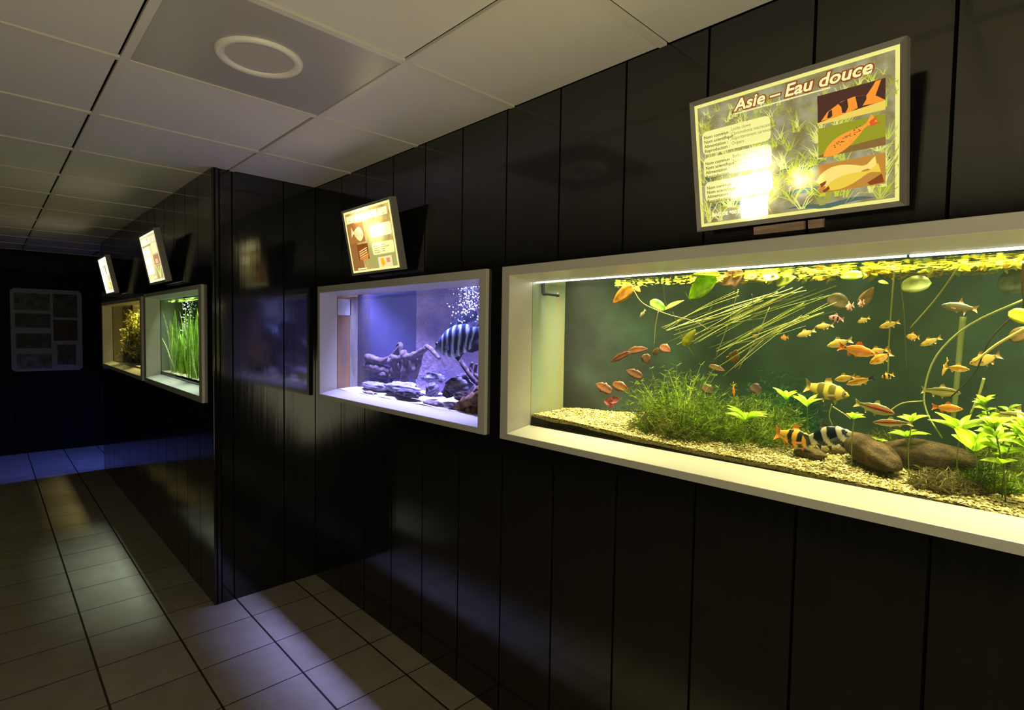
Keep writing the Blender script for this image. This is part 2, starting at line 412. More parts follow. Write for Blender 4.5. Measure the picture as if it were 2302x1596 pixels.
def surf_mat():
    m, nt, out = newmat('water_surface')
    tr = N(nt, 'ShaderNodeBsdfTransparent'); gl = N(nt, 'ShaderNodeBsdfGlossy'); gl.inputs['Roughness'].default_value = .04
    gl.inputs[0].default_value = (.85, .9, .88, 1)
    lw = N(nt, 'ShaderNodeLayerWeight'); lw.inputs[0].default_value = .5
    mr = N(nt, 'ShaderNodeMapRange'); mr.inputs[1].default_value = .30; mr.inputs[2].default_value = .75; mr.inputs[4].default_value = .92
    lk(nt, lw.outputs['Facing'], mr.inputs[0])
    n = N(nt, 'ShaderNodeTexNoise'); n.inputs['Scale'].default_value = 26; b = N(nt, 'ShaderNodeBump'); b.inputs['Strength'].default_value = .25; b.inputs['Distance'].default_value = .01
    tc = N(nt, 'ShaderNodeTexCoord'); lk(nt, tc.outputs['Object'], n.inputs[0])
    lk(nt, n.outputs[0], b.inputs['Height']); lk(nt, b.outputs[0], gl.inputs['Normal'])
    mx = N(nt, 'ShaderNodeMixShader'); lk(nt, mr.outputs[0], mx.inputs[0]); lk(nt, tr.outputs[0], mx.inputs[1]); lk(nt, gl.outputs[0], mx.inputs[2])
    lk(nt, mx.outputs[0], out.inputs[0]); return m
SURF = surf_mat()
def water_mat(name, scat, dens, absc=None, absd=0):
    m, nt, out = newmat(name)
    sc = N(nt, 'ShaderNodeVolumeScatter'); sc.inputs[0].default_value = (*scat, 1); sc.inputs[1].default_value = dens; sc.inputs['Anisotropy'].default_value = .2
    if absd:
        ab = N(nt, 'ShaderNodeVolumeAbsorption'); ab.inputs[0].default_value = (*absc, 1); ab.inputs[1].default_value = absd
        ad = N(nt, 'ShaderNodeAddShader'); lk(nt, sc.outputs[0], ad.inputs[0]); lk(nt, ab.outputs[0], ad.inputs[1]); lk(nt, ad.outputs[0], out.inputs['Volume'])
    else: lk(nt, sc.outputs[0], out.inputs['Volume'])
    return m
LED = pmat('led_white', (1, 1, 1), .5, emis=((1, .98, .9), 7))

WL = 1.622        # water line
def shell(key, label, cat, yback, side_mat, back_mat, water, yglass=.095, zt=1.630, led=False, slant=None, wl=WL):
    o, i, yw = TANKS[key]
    t = thing('aquarium', ((o[0]+o[1])/2, yw+.1, o[2]), label, 'aquarium', 'wall aquariums with white frames')
    yf = yw-.014; yg = yw+yglass; sp = .012       # reveal narrows a little towards the glass
    gx0, gx1, gz0, gz1 = i[0]+sp, i[1]-sp, i[2]+.022, zt
    m = MB()
    O = [(o[0], o[2]), (o[1], o[2]), (o[1], o[3]), (o[0], o[3])]
    I = [(i[0], i[2]), (i[1], i[2]), (i[1], i[3]), (i[0], i[3])]
    G = [(gx0, gz0), (gx1, gz0), (gx1, gz1), (gx0, gz1)]
    rings = [[(x, yw+.02, z) for x, z in O], [(x, yf, z) for x, z in O], [(x, yf, z) for x, z in I], [(x, yg, z) for x, z in G], [(x, yg, z) for x, z in O], [(x, yw+.02, z) for x, z in O]]
    vs = [p for r_ in rings for p in r_]
    m.add(vs, [(k*4+j, k*4+(j+1) % 4, (k+1)*4+(j+1) % 4, (k+1)*4+j) for k in range(5) for j in range(4)])
    m.build('frame', WHITE, t, bevel=.002)
    m = MB(); m.add([(gx0-.02, yg+.002, gz0-.02), (gx1+.02, yg+.002, gz0-.02), (gx1+.02, yg+.002, 1.70), (gx0-.02, yg+.002, 1.70)], [(0, 1, 2, 3)])
    m.build('glass_pane', GLASS, t)
    yb = yw+yback; x0, x1 = gx0-.003, gx1+.003
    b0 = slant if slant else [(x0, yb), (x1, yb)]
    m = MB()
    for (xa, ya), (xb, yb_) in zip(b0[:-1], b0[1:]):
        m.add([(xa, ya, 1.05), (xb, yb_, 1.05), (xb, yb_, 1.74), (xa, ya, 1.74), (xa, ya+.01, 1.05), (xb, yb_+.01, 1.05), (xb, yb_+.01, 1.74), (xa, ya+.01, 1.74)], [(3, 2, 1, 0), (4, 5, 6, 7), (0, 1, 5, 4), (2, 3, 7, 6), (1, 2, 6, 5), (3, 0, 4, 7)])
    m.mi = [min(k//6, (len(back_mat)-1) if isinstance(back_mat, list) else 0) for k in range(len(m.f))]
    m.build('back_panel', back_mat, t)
    m = MB(); m.box((x0-.008, yg+.004, 1.05), (x0, b0[0][1], 1.74)); m.build('side_panel', side_mat, t)
    m = MB(); m.box((x1, yg+.004, 1.05), (x1+.008, b0[-1][1], 1.74)); m.build('side_panel', side_mat, t)
    m = MB(); m.box((x0-.008, yg+.004, 1.04), (x1+.008, max(p[1] for p in b0), 1.05)); m.build('base', pmat(key+'_base', (.02, .018, .015), .7), t)
    ys_ = max(p[1] for p in b0)
    m = MB(); nx, ny = 40, 10
    vs = [(x0+(x1-x0)*a/nx, yg+.004+(ys_-yg-.006)*b/ny, wl) for a in range(nx+1) for b in range(ny+1)]
    m.add(vs, [(a*(ny+1)+b, (a+1)*(ny+1)+b, (a+1)*(ny+1)+b+1, a*(ny+1)+b+1) for a in range(nx) for b in range(ny)])
    m.build('water_surface', SURF, t)
    if water:
        m = MB(); m.box((x0, yg+.005, 1.06), (x1, ys_-.002, wl-.0015)); m.build('water', water, t)
    if led:
        m = MB(); m.box((x0+.01, yg+.008, zt-.002), (-.262, yg+.018, zt+.008)); m.box((-.255, yg+.008, zt-.003), (x1-.05, yg+.018, zt+.006))
        m.build('led_strip', LED, t, label='thin white light strip')
    return t

BIGSIDE = pmat('pale_algae_glass', hx('8fa6a0'), .4, .4, var=(hx('a8a070'), 9, (1, 9, .25)))
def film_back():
    """back panel colour: near-black on the left, blending to green towards the middle"""
    m, nt, out = newmat('tank_back_blend')
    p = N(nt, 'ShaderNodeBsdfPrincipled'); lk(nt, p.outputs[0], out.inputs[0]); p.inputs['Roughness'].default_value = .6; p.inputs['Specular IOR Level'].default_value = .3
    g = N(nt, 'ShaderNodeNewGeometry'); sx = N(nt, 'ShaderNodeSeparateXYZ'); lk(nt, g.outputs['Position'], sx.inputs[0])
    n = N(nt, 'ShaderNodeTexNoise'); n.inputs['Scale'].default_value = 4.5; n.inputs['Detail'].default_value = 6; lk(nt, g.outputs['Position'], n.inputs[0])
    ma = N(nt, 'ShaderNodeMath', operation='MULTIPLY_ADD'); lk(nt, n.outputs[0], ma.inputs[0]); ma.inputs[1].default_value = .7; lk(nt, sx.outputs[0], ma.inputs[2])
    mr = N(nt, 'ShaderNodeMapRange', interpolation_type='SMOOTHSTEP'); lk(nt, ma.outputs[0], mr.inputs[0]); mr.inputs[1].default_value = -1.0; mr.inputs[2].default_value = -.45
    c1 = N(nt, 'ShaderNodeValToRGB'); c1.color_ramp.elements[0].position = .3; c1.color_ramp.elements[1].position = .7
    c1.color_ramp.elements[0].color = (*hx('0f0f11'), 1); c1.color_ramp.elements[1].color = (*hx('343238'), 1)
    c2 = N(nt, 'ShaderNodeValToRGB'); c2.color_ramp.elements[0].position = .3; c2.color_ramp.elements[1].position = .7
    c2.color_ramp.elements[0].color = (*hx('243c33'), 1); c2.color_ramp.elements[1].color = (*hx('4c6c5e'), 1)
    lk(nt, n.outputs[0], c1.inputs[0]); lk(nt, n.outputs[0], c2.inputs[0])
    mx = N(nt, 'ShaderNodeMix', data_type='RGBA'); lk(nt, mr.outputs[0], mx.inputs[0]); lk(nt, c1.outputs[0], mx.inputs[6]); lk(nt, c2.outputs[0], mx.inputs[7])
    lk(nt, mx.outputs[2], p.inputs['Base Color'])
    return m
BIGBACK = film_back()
MEDSIDE = pmat('ochre_side', hx('b98a55'), .6, .3, var=(hx('8d7f74'), 7, (1, 6, .6)))
MEDBACK = [pmat('brown_film_back', hx('5a4a4c'), .6, .3, var=(hx('45405c'), 9, (2, 1, 1))), pmat('violet_back', hx('3f3d66'), .6, .3, var=(hx('4d4a74'), 6, (1, 1, 1))),
           pmat('rock_print_back', hx('c0a8b4'), .6, .3, var=(hx('7a6c94'), 5, (1, 1, 1)), bump=(38, 1.0, (1, 1, 1)))]
GRNSIDE = pmat('pale_green_side', hx('7d8570'), .5, .3, var=(hx('74806a'), 6, (1, 6, .6)))
GRNBACK = pmat('green_back', hx('22302a'), .6, .3)
YELSIDE = pmat('yellow_side', hx('6d6448'), .5, .3)
YELBACK = pmat('yellow_back', hx('6b6030'), .6, .3)
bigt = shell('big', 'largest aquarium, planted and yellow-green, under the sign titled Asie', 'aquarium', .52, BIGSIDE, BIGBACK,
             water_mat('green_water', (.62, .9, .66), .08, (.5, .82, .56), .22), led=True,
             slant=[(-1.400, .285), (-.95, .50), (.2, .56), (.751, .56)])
medt = shell('medium', 'blue-violet aquarium with one striped fish and driftwood, beside the inner corner', 'aquarium', .4, MEDSIDE, MEDBACK,
      water_mat('blue_water', (.6, .6, .95), .10), yglass=.085, slant=[(-2.938, .215), (-2.84, .24), (-2.50, .33), (-1.584, .46)])
shell('green', 'aquarium full of tall bright green grass plants on the far wall block', 'aquarium', .22, GRNSIDE, GRNBACK, None, yglass=.075)
shell('yellow', 'dim yellow aquarium farthest along the dark wall block', 'aquarium', .22, YELSIDE, YELBACK, None, yglass=.065, wl=1.605, zt=1.618)
for nm, (ya, yb_, za, zb), c in (('side_film', (.09, .17, 1.525, 1.618), 'd8dce8'), ('side_film', (.165, .214, 1.06, 1.618), '9a938c')):
    m = MB(); m.box((-2.9385, ya, za), (-2.9365, yb_, zb)); m.build(nm, pmat('film_'+c, hx(c), .5, .3, var=(lerp(hx(c), (0, 0, 0), .35), 14, (1, 3, .8))), medt)
# ------------------------------------------------------------------ lit signs over the tanks
def litmat(name, col, root, hots, base=1.0, amp=2.2, sample=False):
    """backlit print: the bulb behind it shows as a brighter spot"""
    m, nt, out = newmat(name)
    em = N(nt, 'ShaderNodeEmission'); em.inputs[0].default_value = (*col, 1)
    tc = N(nt, 'ShaderNodeTexCoord', object=root)
    acc = None
    for (u, v, r) in hots:
        d = N(nt, 'ShaderNodeVectorMath', operation='DISTANCE'); lk(nt, tc.outputs['Object'], d.inputs[0]); d.inputs[1].default_value = (u, 0, v)
        mr = N(nt, 'ShaderNodeMapRange', interpolation_type='SMOOTHERSTEP'); lk(nt, d.outputs['Value'], mr.inputs[0])
        mr.inputs[1].default_value = 0; mr.inputs[2].default_value = r; mr.inputs[3].default_value = amp; mr.inputs[4].default_value = 0
        if acc is None: acc = mr.outputs[0]
        else:
            a = N(nt, 'ShaderNodeMath', operation='ADD'); lk(nt, acc, a.inputs[0]); lk(nt, mr.outputs[0], a.inputs[1]); acc = a.outputs[0]
    a = N(nt, 'ShaderNodeMath', operation='ADD'); lk(nt, acc, a.inputs[0]); a.inputs[1].default_value = base
    lk(nt, a.outputs[0], em.inputs[1])
    gl = N(nt, 'ShaderNodeBsdfGlossy'); gl.inputs[0].default_value = (.03, .03, .03, 1); gl.inputs['Roughness'].default_value = .2
    ad = N(nt, 'ShaderNodeAddShader'); lk(nt, em.outputs[0], ad.inputs[0]); lk(nt, gl.outputs[0], ad.inputs[1])
    lk(nt, ad.outputs[0], out.inputs[0])
    if not sample: m.cycles.emission_sampling = 'NONE'
    return m
ALU = pmat('grey_aluminium', hx('8a867e'), .35, .5, metal=.25)
BOXB = pmat('sign_back_black', (.006, .006, .006), .5, .3)
REFLP = pmat('sign_back_reflection', hx('b59a86'), .6, .3, var=(hx('8d7462'), 12, (1, 1, 8)))  # reflection of the sign's wooden back, put into a plain colour
TILT = math.atan(.06/.305); SW, SH = .437, .311
def sign(xc, yw, label, hots, border, base, amp, bgcol):
    root = thing('lightbox_sign', (xc, yw-.06, 1.708), label, 'sign', 'lit signs above the aquariums', rot=(TILT, 0, 0))
    m = MB(); f_ = .011; W2 = SW/2
    O = [(-W2, 0), (W2, 0), (W2, SH), (-W2, SH)]; I = [(-W2+f_, f_), (W2-f_, f_), (W2-f_, SH-f_), (-W2+f_, SH-f_)]
    rings = [[(x, .034, z) for x, z in O], [(x, .004, z) for x, z in O], [(x*.995, -.001, SH/2+(z-SH/2)*.995) for x, z in O], [(x, .003, z) for x, z in I], [(x, .012, z) for x, z in I]]
    m.add([p for r_ in rings for p in r_], [(k*4+j, k*4+(j+1) % 4, (k+1)*4+(j+1) % 4, (k+1)*4+j) for k in range(4) for j in range(4)])
    m.build('frame', ALU, root, local=True)
    m = MB(); m.box((-W2+.003, .030, .003), (W2-.003, .036, SH-.003)); m.build('back', BOXB, root, local=True)
    for s in (-1, 1):
        m = MB(); m.box((s*W2*.6-.012, .034, .02), (s*W2*.6+.012, .058, .045)); m.build('bracket', BOXB, root, local=True)
    m = MB(); m.add([(-W2+f_, .004, f_), (W2-f_, .004, f_), (W2-f_, .004, SH-f_), (-W2+f_, .004, SH-f_)], [(0, 1, 2, 3)])
    mats = {}
    def lm(c, b=None, a=None, sample=False):
        k = (c, b, a)
        if k not in mats: mats[k] = litmat('print_'+c, hx(c), root, [(W2*(2*u-1), SH*(1-v), r) for u, v, r in hots], base if b is None else b, amp if a is None else a, sample)
        return mats[k]
    face = m.build('lit_face', lm(border, None, None, True), root, local=True)
    def uv(u, v, k): return ((2*u-1)*(W2-f_), .004-.0004*k, f_+(SH-2*f_)*(1-v))
    def poly(name, pts, k, c, parent=None, b=None, a=None):
        mb = MB(); mb.add([uv(u, v, k) for u, v in pts], [tuple(range(len(pts)))])
        return mb.build(name, lm(c, b, a), parent or face, local=True)
    def rect(name, u0, v0, u1, v1, k, c, parent=None, r=0, b=None, a=None):
        if not r: return poly(name, [(u0, v1), (u1, v1), (u1, v0), (u0, v0)], k, c, parent, b, a)
        pts = []; ru, rv = r, r*SW/SH
        for cx_, cy_, a0 in ((u1-ru, v1-rv, 0), (u0+ru, v1-rv, 90), (u0+ru, v0+rv, 180), (u1-ru, v0+rv, 270)):
            for q in range(6):
                th = math.radians(a0+18*q); pts.append((cx_+ru*math.cos(th), cy_+rv*math.sin(th)))
        return poly(name, pts, k, c, parent, b, a)
    return root, face, uv, poly, rect, lm
def text(s, size, mat, parent, loc, off=0.0, shear=0.0, align='LEFT', rotz=0, ls=1.0, name='lettering', sx=1.0):
    cu = bpy.data.curves.new(name, 'FONT'); cu.body = s; cu.size = size; cu.offset = off; cu.shear = shear; cu.align_x = align
    cu.space_line = ls; cu.resolution_u = 3
    o = bpy.data.objects.new('tmp', cu); COL.objects.link(o)
    dg = bpy.context.evaluated_depsgraph_get(); me = bpy.data.meshes.new_from_object(o.evaluated_get(dg))
    bpy.data.objects.remove(o)
    for v in me.vertices:
        x, y, _ = v.co; v.co = (x*sx, 0, y)
    me.materials.clear(); me.materials.append(mat)
    t = bpy.data.objects.new(name, me); COL.objects.link(t); t.parent = parent; t.location = loc
    t.rotation_euler = (0, rotz, 0)
    return t
def fishpts(u, v, L, Ht, ang=0, n=14, flip=1):
    """outline of a fish picture: nose at the left unless flipped"""
    up_, lo = [], []
    for i in range(n+1):
        s = i/n; h = math.sin(math.pi*min(1, s/.86)**.75)*.5 if s < .84 else .07+(s-.84)*2.0
        up_.append((s-.5, -h if s < 1 else -h)); lo.append((s-.5, h))
    pts = up_+lo[::-1]; ca, sa = math.cos(ang), math.sin(ang); asp = SW/SH
    return [(u+(flip*x*L*ca-y*Ht*sa), v+(flip*x*L*sa+y*Ht*ca)*asp) for x, y in pts][::-1 if flip > 0 else 1]
def grass(uv, face, mat, n, seed, u0=.0, u1=1.0, v0=.0, v1=1.0, sz=.11, k=2, name='printed_grass'):
    rnd = random.Random(seed); mb = MB()
    for i in range(n):
        u, v = rnd.uniform(u0, u1), rnd.uniform(v0+.06, v1); q = sz*(.45+.75*v)
        for j in range(rnd.randint(5, 9)):
            a = rnd.gauss(0, .62); l = q*rnd.uniform(.5, 1.1); w_ = .0045*(.5+v)
            bx, by = u+rnd.uniform(-.012, .012), v
            pts = []
            for s in (0, .5, 1):
                aa = a*(.55+.75*s); pts.append((min(.995, max(.005, bx+math.sin(aa)*l*s)), min(.99, max(.01, by-math.cos(aa)*l*s*1.3))))
            (xa, ya), (xb, yb), (xc_, yc) = pts
            mb.add([uv(xa-w_/2, ya, k), uv(xa+w_/2, ya, k), uv(xb+w_*.4, yb, k), uv(xb-w_*.4, yb, k), uv(xc_, yc, k)], [(0, 1, 2, 3), (3, 2, 4)])
    mb.build(name, mat, face, local=True, kind='stuff')

# large sign: Asie - Eau douce
HOT = [(.33, .70, .105), (.575, .74, .05), (.33, .88, .05), (.36, .58, .06)]
root, face, uv, poly, rect, lm = sign(-.4555, 0, 'large lit sign with a rice field print titled Asie - Eau douce', HOT, 'f4ef86', 1.0, 3.2, 'x')
bgm = None
def bgnoise(mat, c2, scale):
    nt = mat.node_tree; em = [n for n in nt.nodes if n.type == 'EMISSION'][0]
    c1 = tuple(em.inputs[0].default_value[:3])
    tc = N(nt, 'ShaderNodeTexCoord'); n = N(nt, 'ShaderNodeTexNoise'); n.inputs['Scale'].default_value = scale; n.inputs['Detail'].default_value = 6
    lk(nt, tc.outputs['Object'], n.inputs[0]); cr = N(nt, 'ShaderNodeValToRGB')
    cr.color_ramp.elements[0].position = .38; cr.color_ramp.elements[1].position = .62
    cr.color_ramp.elements[0].color = (*c1, 1); cr.color_ramp.elements[1].color = (*c2, 1)
    lk(nt, n.outputs[0], cr.inputs[0]); lk(nt, cr.outputs[0], em.inputs[0])
o = rect('printed_background', .018, .026, .982, .974, 1, '8a7e4c'); bgnoise(o.active_material, hx('a8a47e'), 26)
for (u0, u1, v, h) in [(.44, .66, .665, .03), (.05, .30, .835, .03), (.42, .95, .84, .035), (.88, .975, .70, .03), (.03, .07, .60, .04), (.5, .9, .955, .03)]:
    mb = MB(); n_ = 8; vs = []
    for i in range(n_+1):
        u = u0+(u1-u0)*i/n_; d = .012*math.sin(i*1.1+u0*20); e = 1-abs(2*i/n_-1)**3
        vs += [uv(u, v+d+h*.5*e+.002, 1.5), uv(u, v+d-h*.5*e-.002, 1.5)]
    mb.add(vs, [(2*i, 2*i+2, 2*i+3, 2*i+1) for i in range(n_)]); mb.build('printed_water', lm('5c6f60'), face, local=True)
grass(uv, face, lm('a8a83e'), 120, 5, .02, .98, .03, .97, .10, 1.7)
grass(uv, face, lm('c8d044'), 95, 3, .02, .98, .03, .97, .12, 2)
grass(uv, face, lm('e8e880'), 70, 9, .02, .98, .03, .97, .12, 2.3)
ttl = 'Asie – Eau douce'
text(ttl, .0345, lm('a8502e', .8, 1), face, uv(.235, .128, 6), off=.0032, shear=.22, sx=1.13, name='title_outline', ls=1)
text(ttl, .0345, lm('fff3a8', 1.05, 1), face, uv(.235, .128, 7), off=.0008, shear=.22, sx=1.13, name='title_lettering')
rect('title_underline', .235, .146, .715, .155, 7, 'fff3a8')
inf = ['Nom commun :\nNom scientifique :\nAlimentation :\nReproduction :']
vals = ['Loche clown\nChromobotia macracanthus\nmajoritairement carnivore\nOvipare', 'Barbu de schubert\nBarbus semifasciolatus\nOmnivore\nOvipare', None]
for (v0, v1), val in zip([(.225, .41), (.435, .60), (.635, .80)], vals):
    c = rect('info_card', .038, v0, .425, v1, 4, 'fbf59a', r=.03)
    text(inf[0], .0103, lm('6b6420', .8, 3.2), c, uv(.050, v0+.060, 6), off=.00015, ls=1.02)
    if val: text(val, .0103, lm('8f8840', .8, 3.2), c, uv(.212, v0+.045, 6), ls=1.02, sx=.86)
rect('white_card', .245, .815, .395, .975, 4, 'fff9d8')
text('BAC DE 900 L', .0115, lm('fff6a8', 1.1, .3), face, uv(.075, .925, 8), off=.0007)
# three fish photographs on the right of the sign
p1 = rect('photo', .655, .185, .945, .385, 4, '57362a', b=.9)
poly('photo_sand', [(.655, .385), (.945, .385), (.945, .325), (.80, .345), (.655, .37)], 4.5, 'f0d45c', p1)
poly('photo_fish', [(.67, .362), (.70, .31), (.76, .265), (.815, .252), (.87, .262), (.892, .22), (.905, .19), (.928, .188), (.915, .24), (.905, .28), (.945, .325), (.90, .33), (.85, .325), (.80, .345), (.73, .36)][::-1], 5, 'ff9a34', p1)
for q in ([(.705, .31), (.72, .30), (.722, .345), (.71, .355), (.698, .352)], [(.748, .272), (.788, .258), (.792, .31), (.78, .345), (.765, .34), (.762, .30)], [(.822, .254), (.868, .262), (.868, .29), (.85, .33), (.832, .335), (.828, .30)]):
    poly('photo_band', q[::-1], 5.5, '4a3226', p1)
p2 = rect('photo', .655, .41, .945, .615, 4, 'a2a32c', b=.9)
poly('photo_ground', [(.655, .615), (.945, .615), (.945, .56), (.78, .575), (.655, .60)], 4.5, '8a6a36', p2)
poly('photo_fish', fishpts(.79, .52, .26, .075, -.52), 5, 'ffa23a', p2)
poly('photo_fin', [(.88, .44), (.915, .41), (.90, .45), (.93, .46), (.885, .475)][::-1], 5.5, 'e2602c', p2)
mb = MB(); rnd = random.Random(4)
for i in range(40):
    s, tq = rnd.uniform(-.07, .07), rnd.uniform(-.014, .012); ca, sa = math.cos(-.52), math.sin(-.52)
    u, v = .785+s*ca-tq*sa, .515+(s*sa+tq*ca)*1.4
    mb.add([uv(u-.003, v+.002, 6), uv(u+.004, v+.002, 6), uv(u+.003, v-.002, 6), uv(u-.003, v-.002, 6)], [(0, 1, 2, 3)])
mb.build('photo_speckles', lm('6b4a1e'), p2, local=True)
p3 = rect('photo', .655, .665, .945, .87, 4, 'c98f3c', b=.95)
poly('photo_fish', fishpts(.775, .755, .27, .10, -.14), 5, 'ffe27a', p3)
poly('photo_fish', fishpts(.80, .80, .25, .06, -.25), 5.3, 'f2cf4a', p3)
for q in ([(.66, .80), (.69, .785), (.685, .81), (.665, .83)], [(.67, .855), (.70, .825), (.705, .85), (.68, .868)], [(.87, .845), (.93, .80), (.94, .86), (.88, .865)]):
    poly('photo_shade', q[::-1] if False else q, 5.6, '8a4a24', p3)
# pinkish strips added on the wall to imitate the sign back's reflection
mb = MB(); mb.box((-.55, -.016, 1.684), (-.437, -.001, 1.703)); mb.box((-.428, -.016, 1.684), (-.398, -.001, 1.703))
o = mb.build('wall_reflection', REFLP, root, label='pale pinkish strips imitating the reflection of the sign back in the wall')

# small sign over the blue tank
root, face, uv, poly, rect, lm = sign(-2.265, 0, 'small lit brown and cream sign above the blue-violet aquarium', [(.62, .38, .13), (.40, .14, .12)], 'fff6a0', 1.05, 2.5, 'x')
o = rect('printed_background', .03, .035, .97, .965, 1, 'c09a50'); bgnoise(o.active_material, hx('d9c374'), 30)
poly('printed_water', [(.42, .965), (.97, .965), (.97, .70), (.80, .45), (.45, .42), (.40, .62), (.33, .80)], 1.5, 'b3ab62')
o = poly('printed_rock', [(.03, .965), (.30, .965), (.25, .70), (.18, .45), (.22, .2), (.03, .2)], 1.6, 'a06a38')
for (a, b) in ((.05, .22), (.235, .56), (.575, .73), (.745, .93)): rect('title_block', a, .075, b, .19, 3, 'fff9bc')
for (a, b, v) in ((.09, .15, .15), (.28, .36, .165), (.46, .49, .10), (.62, .66, .13), (.84, .88, .16)): rect('title_mark', a, v, b, v+.012, 4, 'd9cf80')
rect('info_card', .52, .30, .96, .49, 4, 'fffab4', r=.03)
c = rect('info_card', .52, .575, .96, .76, 4, 'fff9a2', r=.03)
for i in range(4):
    rect('text_line', .55, .625+.033*i, .66+.02*(i % 2), .633+.033*i, 5, '8d8440', c); rect('text_line', .71, .615+.033*i, .78+.09*(i == 1), .623+.033*i, 5, '9c9350', c)
p = rect('photo', .06, .21, .40, .52, 3, 'b8793e', b=1.0)
poly('photo_fish', fishpts(.25, .375, .27, .16, .2, flip=-1), 4, 'fff0a4', p)
for i in range(5): poly('photo_band', [(.185+.032*i, .42), (.192+.032*i, .42), (.20+.032*i, .32), (.193+.032*i, .32)], 4.5, 'c9a860', p)
p = rect('photo', .19, .55, .43, .80, 3, '8f4c1e', b=1.0)
for i in range(4): poly('photo_band', [(.22, .66+.035*i), (.40, .61+.035*i), (.41, .625+.035*i), (.22, .68+.035*i)], 4, 'ffd77c', p)
poly('photo_fish', [(.22, .8), (.40, .8), (.43, .70), (.36, .745), (.21, .77)], 4.4, 'e8893c', p)
p = rect('photo', .60, .80, .88, .965, 3, 'f6e6a6')
poly('photo_fish', [(.66, .83), (.70, .815), (.735, .87), (.73, .92), (.69, .955), (.66, .91)][::-1], 4, 'ffb912', p)
rect('photo_stone', .77, .83, .84, .90, 4, 'e09a6c', p)
rect('small_caption', .13, .93, .33, .955, 4, 'fff9bc')

# sign over the green tank
root, face, uv, poly, rect, lm = sign(-3.948, YB, 'lit cream sign with three pale cards, above the tall grass aquarium', [(.3, .45, .22)], 'fff9d0', 1.15, .8, 'x')
rect('printed_background', .04, .04, .96, .96, 1, 'd8c58a')
rect('title_block', .06, .07, .93, .21, 2, 'f8e3c0'); rect('title_mark', .06, .215, .93, .245, 2, '9a8a58')
rect('title_mark', .45, .08, .50, .15, 3, 'c7a98c')
for v0, v1 in ((.27, .43), (.46, .62), (.65, .83)): rect('info_card', .06, v0, .46, v1, 3, 'fffbd8', r=.03)
rect('photo', .10, .86, .33, .96, 3, 'f4f0a8'); rect('photo', .38, .88, .52, .93, 3, 'fff6c0')
rect('photo', .62, .22, .93, .43, 3, 'f6efb0'); p = rect('photo', .60, .46, .93, .66, 3, 'b58a62'); rect('photo_stone', .68, .55, .84, .64, 4, 'ecc4a0', p)
p = rect('photo', .60, .68, .93, .95, 3, 'b3a860')
for a in (-.09, 0, .09): poly('photo_leaf', [(.76, .95), (.80, .95), (.80+a*1.4, .70), (.76+a*1.4, .70)], 4, 'f2eda0', p)
# sign over the yellow tank
root, face, uv, poly, rect, lm = sign(-5.712, YB, 'farthest lit sign, nearly white, above the dim yellow aquarium', [(.3, .4, .3)], 'fffbe6', 1.3, .9, 'x')
rect('printed_background', .05, .05, .95, .95, 1, 'f3ecca')
rect('title_mark', .35, .07, .75, .13, 2, 'd0c8a4'); rect('title_mark', .35, .22, .75, .27, 2, 'a89c84'); rect('title_mark', .54, .26, .68, .48, 2, 'a0947e')
rect('info_card', .08, .29, .50, .46, 3, 'fffdf0', r=.03); rect('photo', .35, .50, .9, .68, 2, 'c9c0a0')
p = rect('photo', .40, .70, .9, .92, 2, 'c9bf80'); poly('photo_fish', fishpts(.63, .78, .3, .12, .3), 3, 'f7f08c', p)

# ------------------------------------------------------------------ builders for what lives in the water
def dep(p): return 1/ppm(p)
FISHM = colmat('fish_skin', .32, .12, .5)
LEAFM = colmat('leaf', .38, .5, .35, mott=(55, .45))
STONEM = colmat('stone', .75, 0, .25, mott=(220, .6), bump=(240, .5))
def interp(prof, s):
    for (a, b), (c, d) in zip(prof[:-1], prof[1:]):
        if s <= c:
            t = (s-a)/(c-a); t = t*t*(3-2*t); return b+(d-b)*t
    return prof[-1][1]
BARB = [(0, .06), (.06, .34), (.2, .74), (.42, 1), (.62, .74), (.78, .34), (.84, .27)]
TORP = [(0, .06), (.07, .45), (.25, .88), (.42, 1), (.62, .8), (.78, .45), (.84, .38)]
LOACH = [(0, .10), (.08, .42), (.24, .84), (.42, 1), (.6, .86), (.76, .55), (.84, .46)]
CICH = [(0, .10), (.06, .34), (.16, .66), (.3, .92), (.45, 1), (.62, .86), (.78, .45), (.84, .36)]
h_ = hx
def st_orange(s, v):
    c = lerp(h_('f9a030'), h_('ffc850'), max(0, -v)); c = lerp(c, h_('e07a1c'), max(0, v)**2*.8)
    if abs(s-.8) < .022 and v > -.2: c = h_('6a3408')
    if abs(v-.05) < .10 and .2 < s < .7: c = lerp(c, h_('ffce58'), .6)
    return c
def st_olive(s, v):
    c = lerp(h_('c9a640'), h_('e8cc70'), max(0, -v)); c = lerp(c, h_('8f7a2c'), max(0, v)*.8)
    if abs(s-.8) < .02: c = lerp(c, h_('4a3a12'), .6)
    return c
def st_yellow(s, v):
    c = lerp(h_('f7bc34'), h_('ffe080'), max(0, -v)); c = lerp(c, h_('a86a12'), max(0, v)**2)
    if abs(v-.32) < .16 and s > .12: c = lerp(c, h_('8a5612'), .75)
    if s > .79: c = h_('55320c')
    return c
def st_pink(s, v):
    c = h_('e8a694') if v < .4 else h_('b06a52')
    if abs(s-.36) < .05 and v < .5 or abs(s-.62) < .04 or s < .06: c = h_('24140e')
    return c
def bands(bl, c1, edges):
    def f(s, v):
        q = s+.05*v*v-.02*v
        for a, b in edges:
            if a < q < b: return bl
        return lerp(c1, h_('ffffff'), .0)
    return f
st_bw = bands(h_('101c20'), h_('c9bf98'), [(.10, .16), (.27, .46), (.58, .76)])
st_lo = bands(h_('1c2418'), h_('fbbb40'), [(.08, .14), (.30, .42), (.54, .66)])
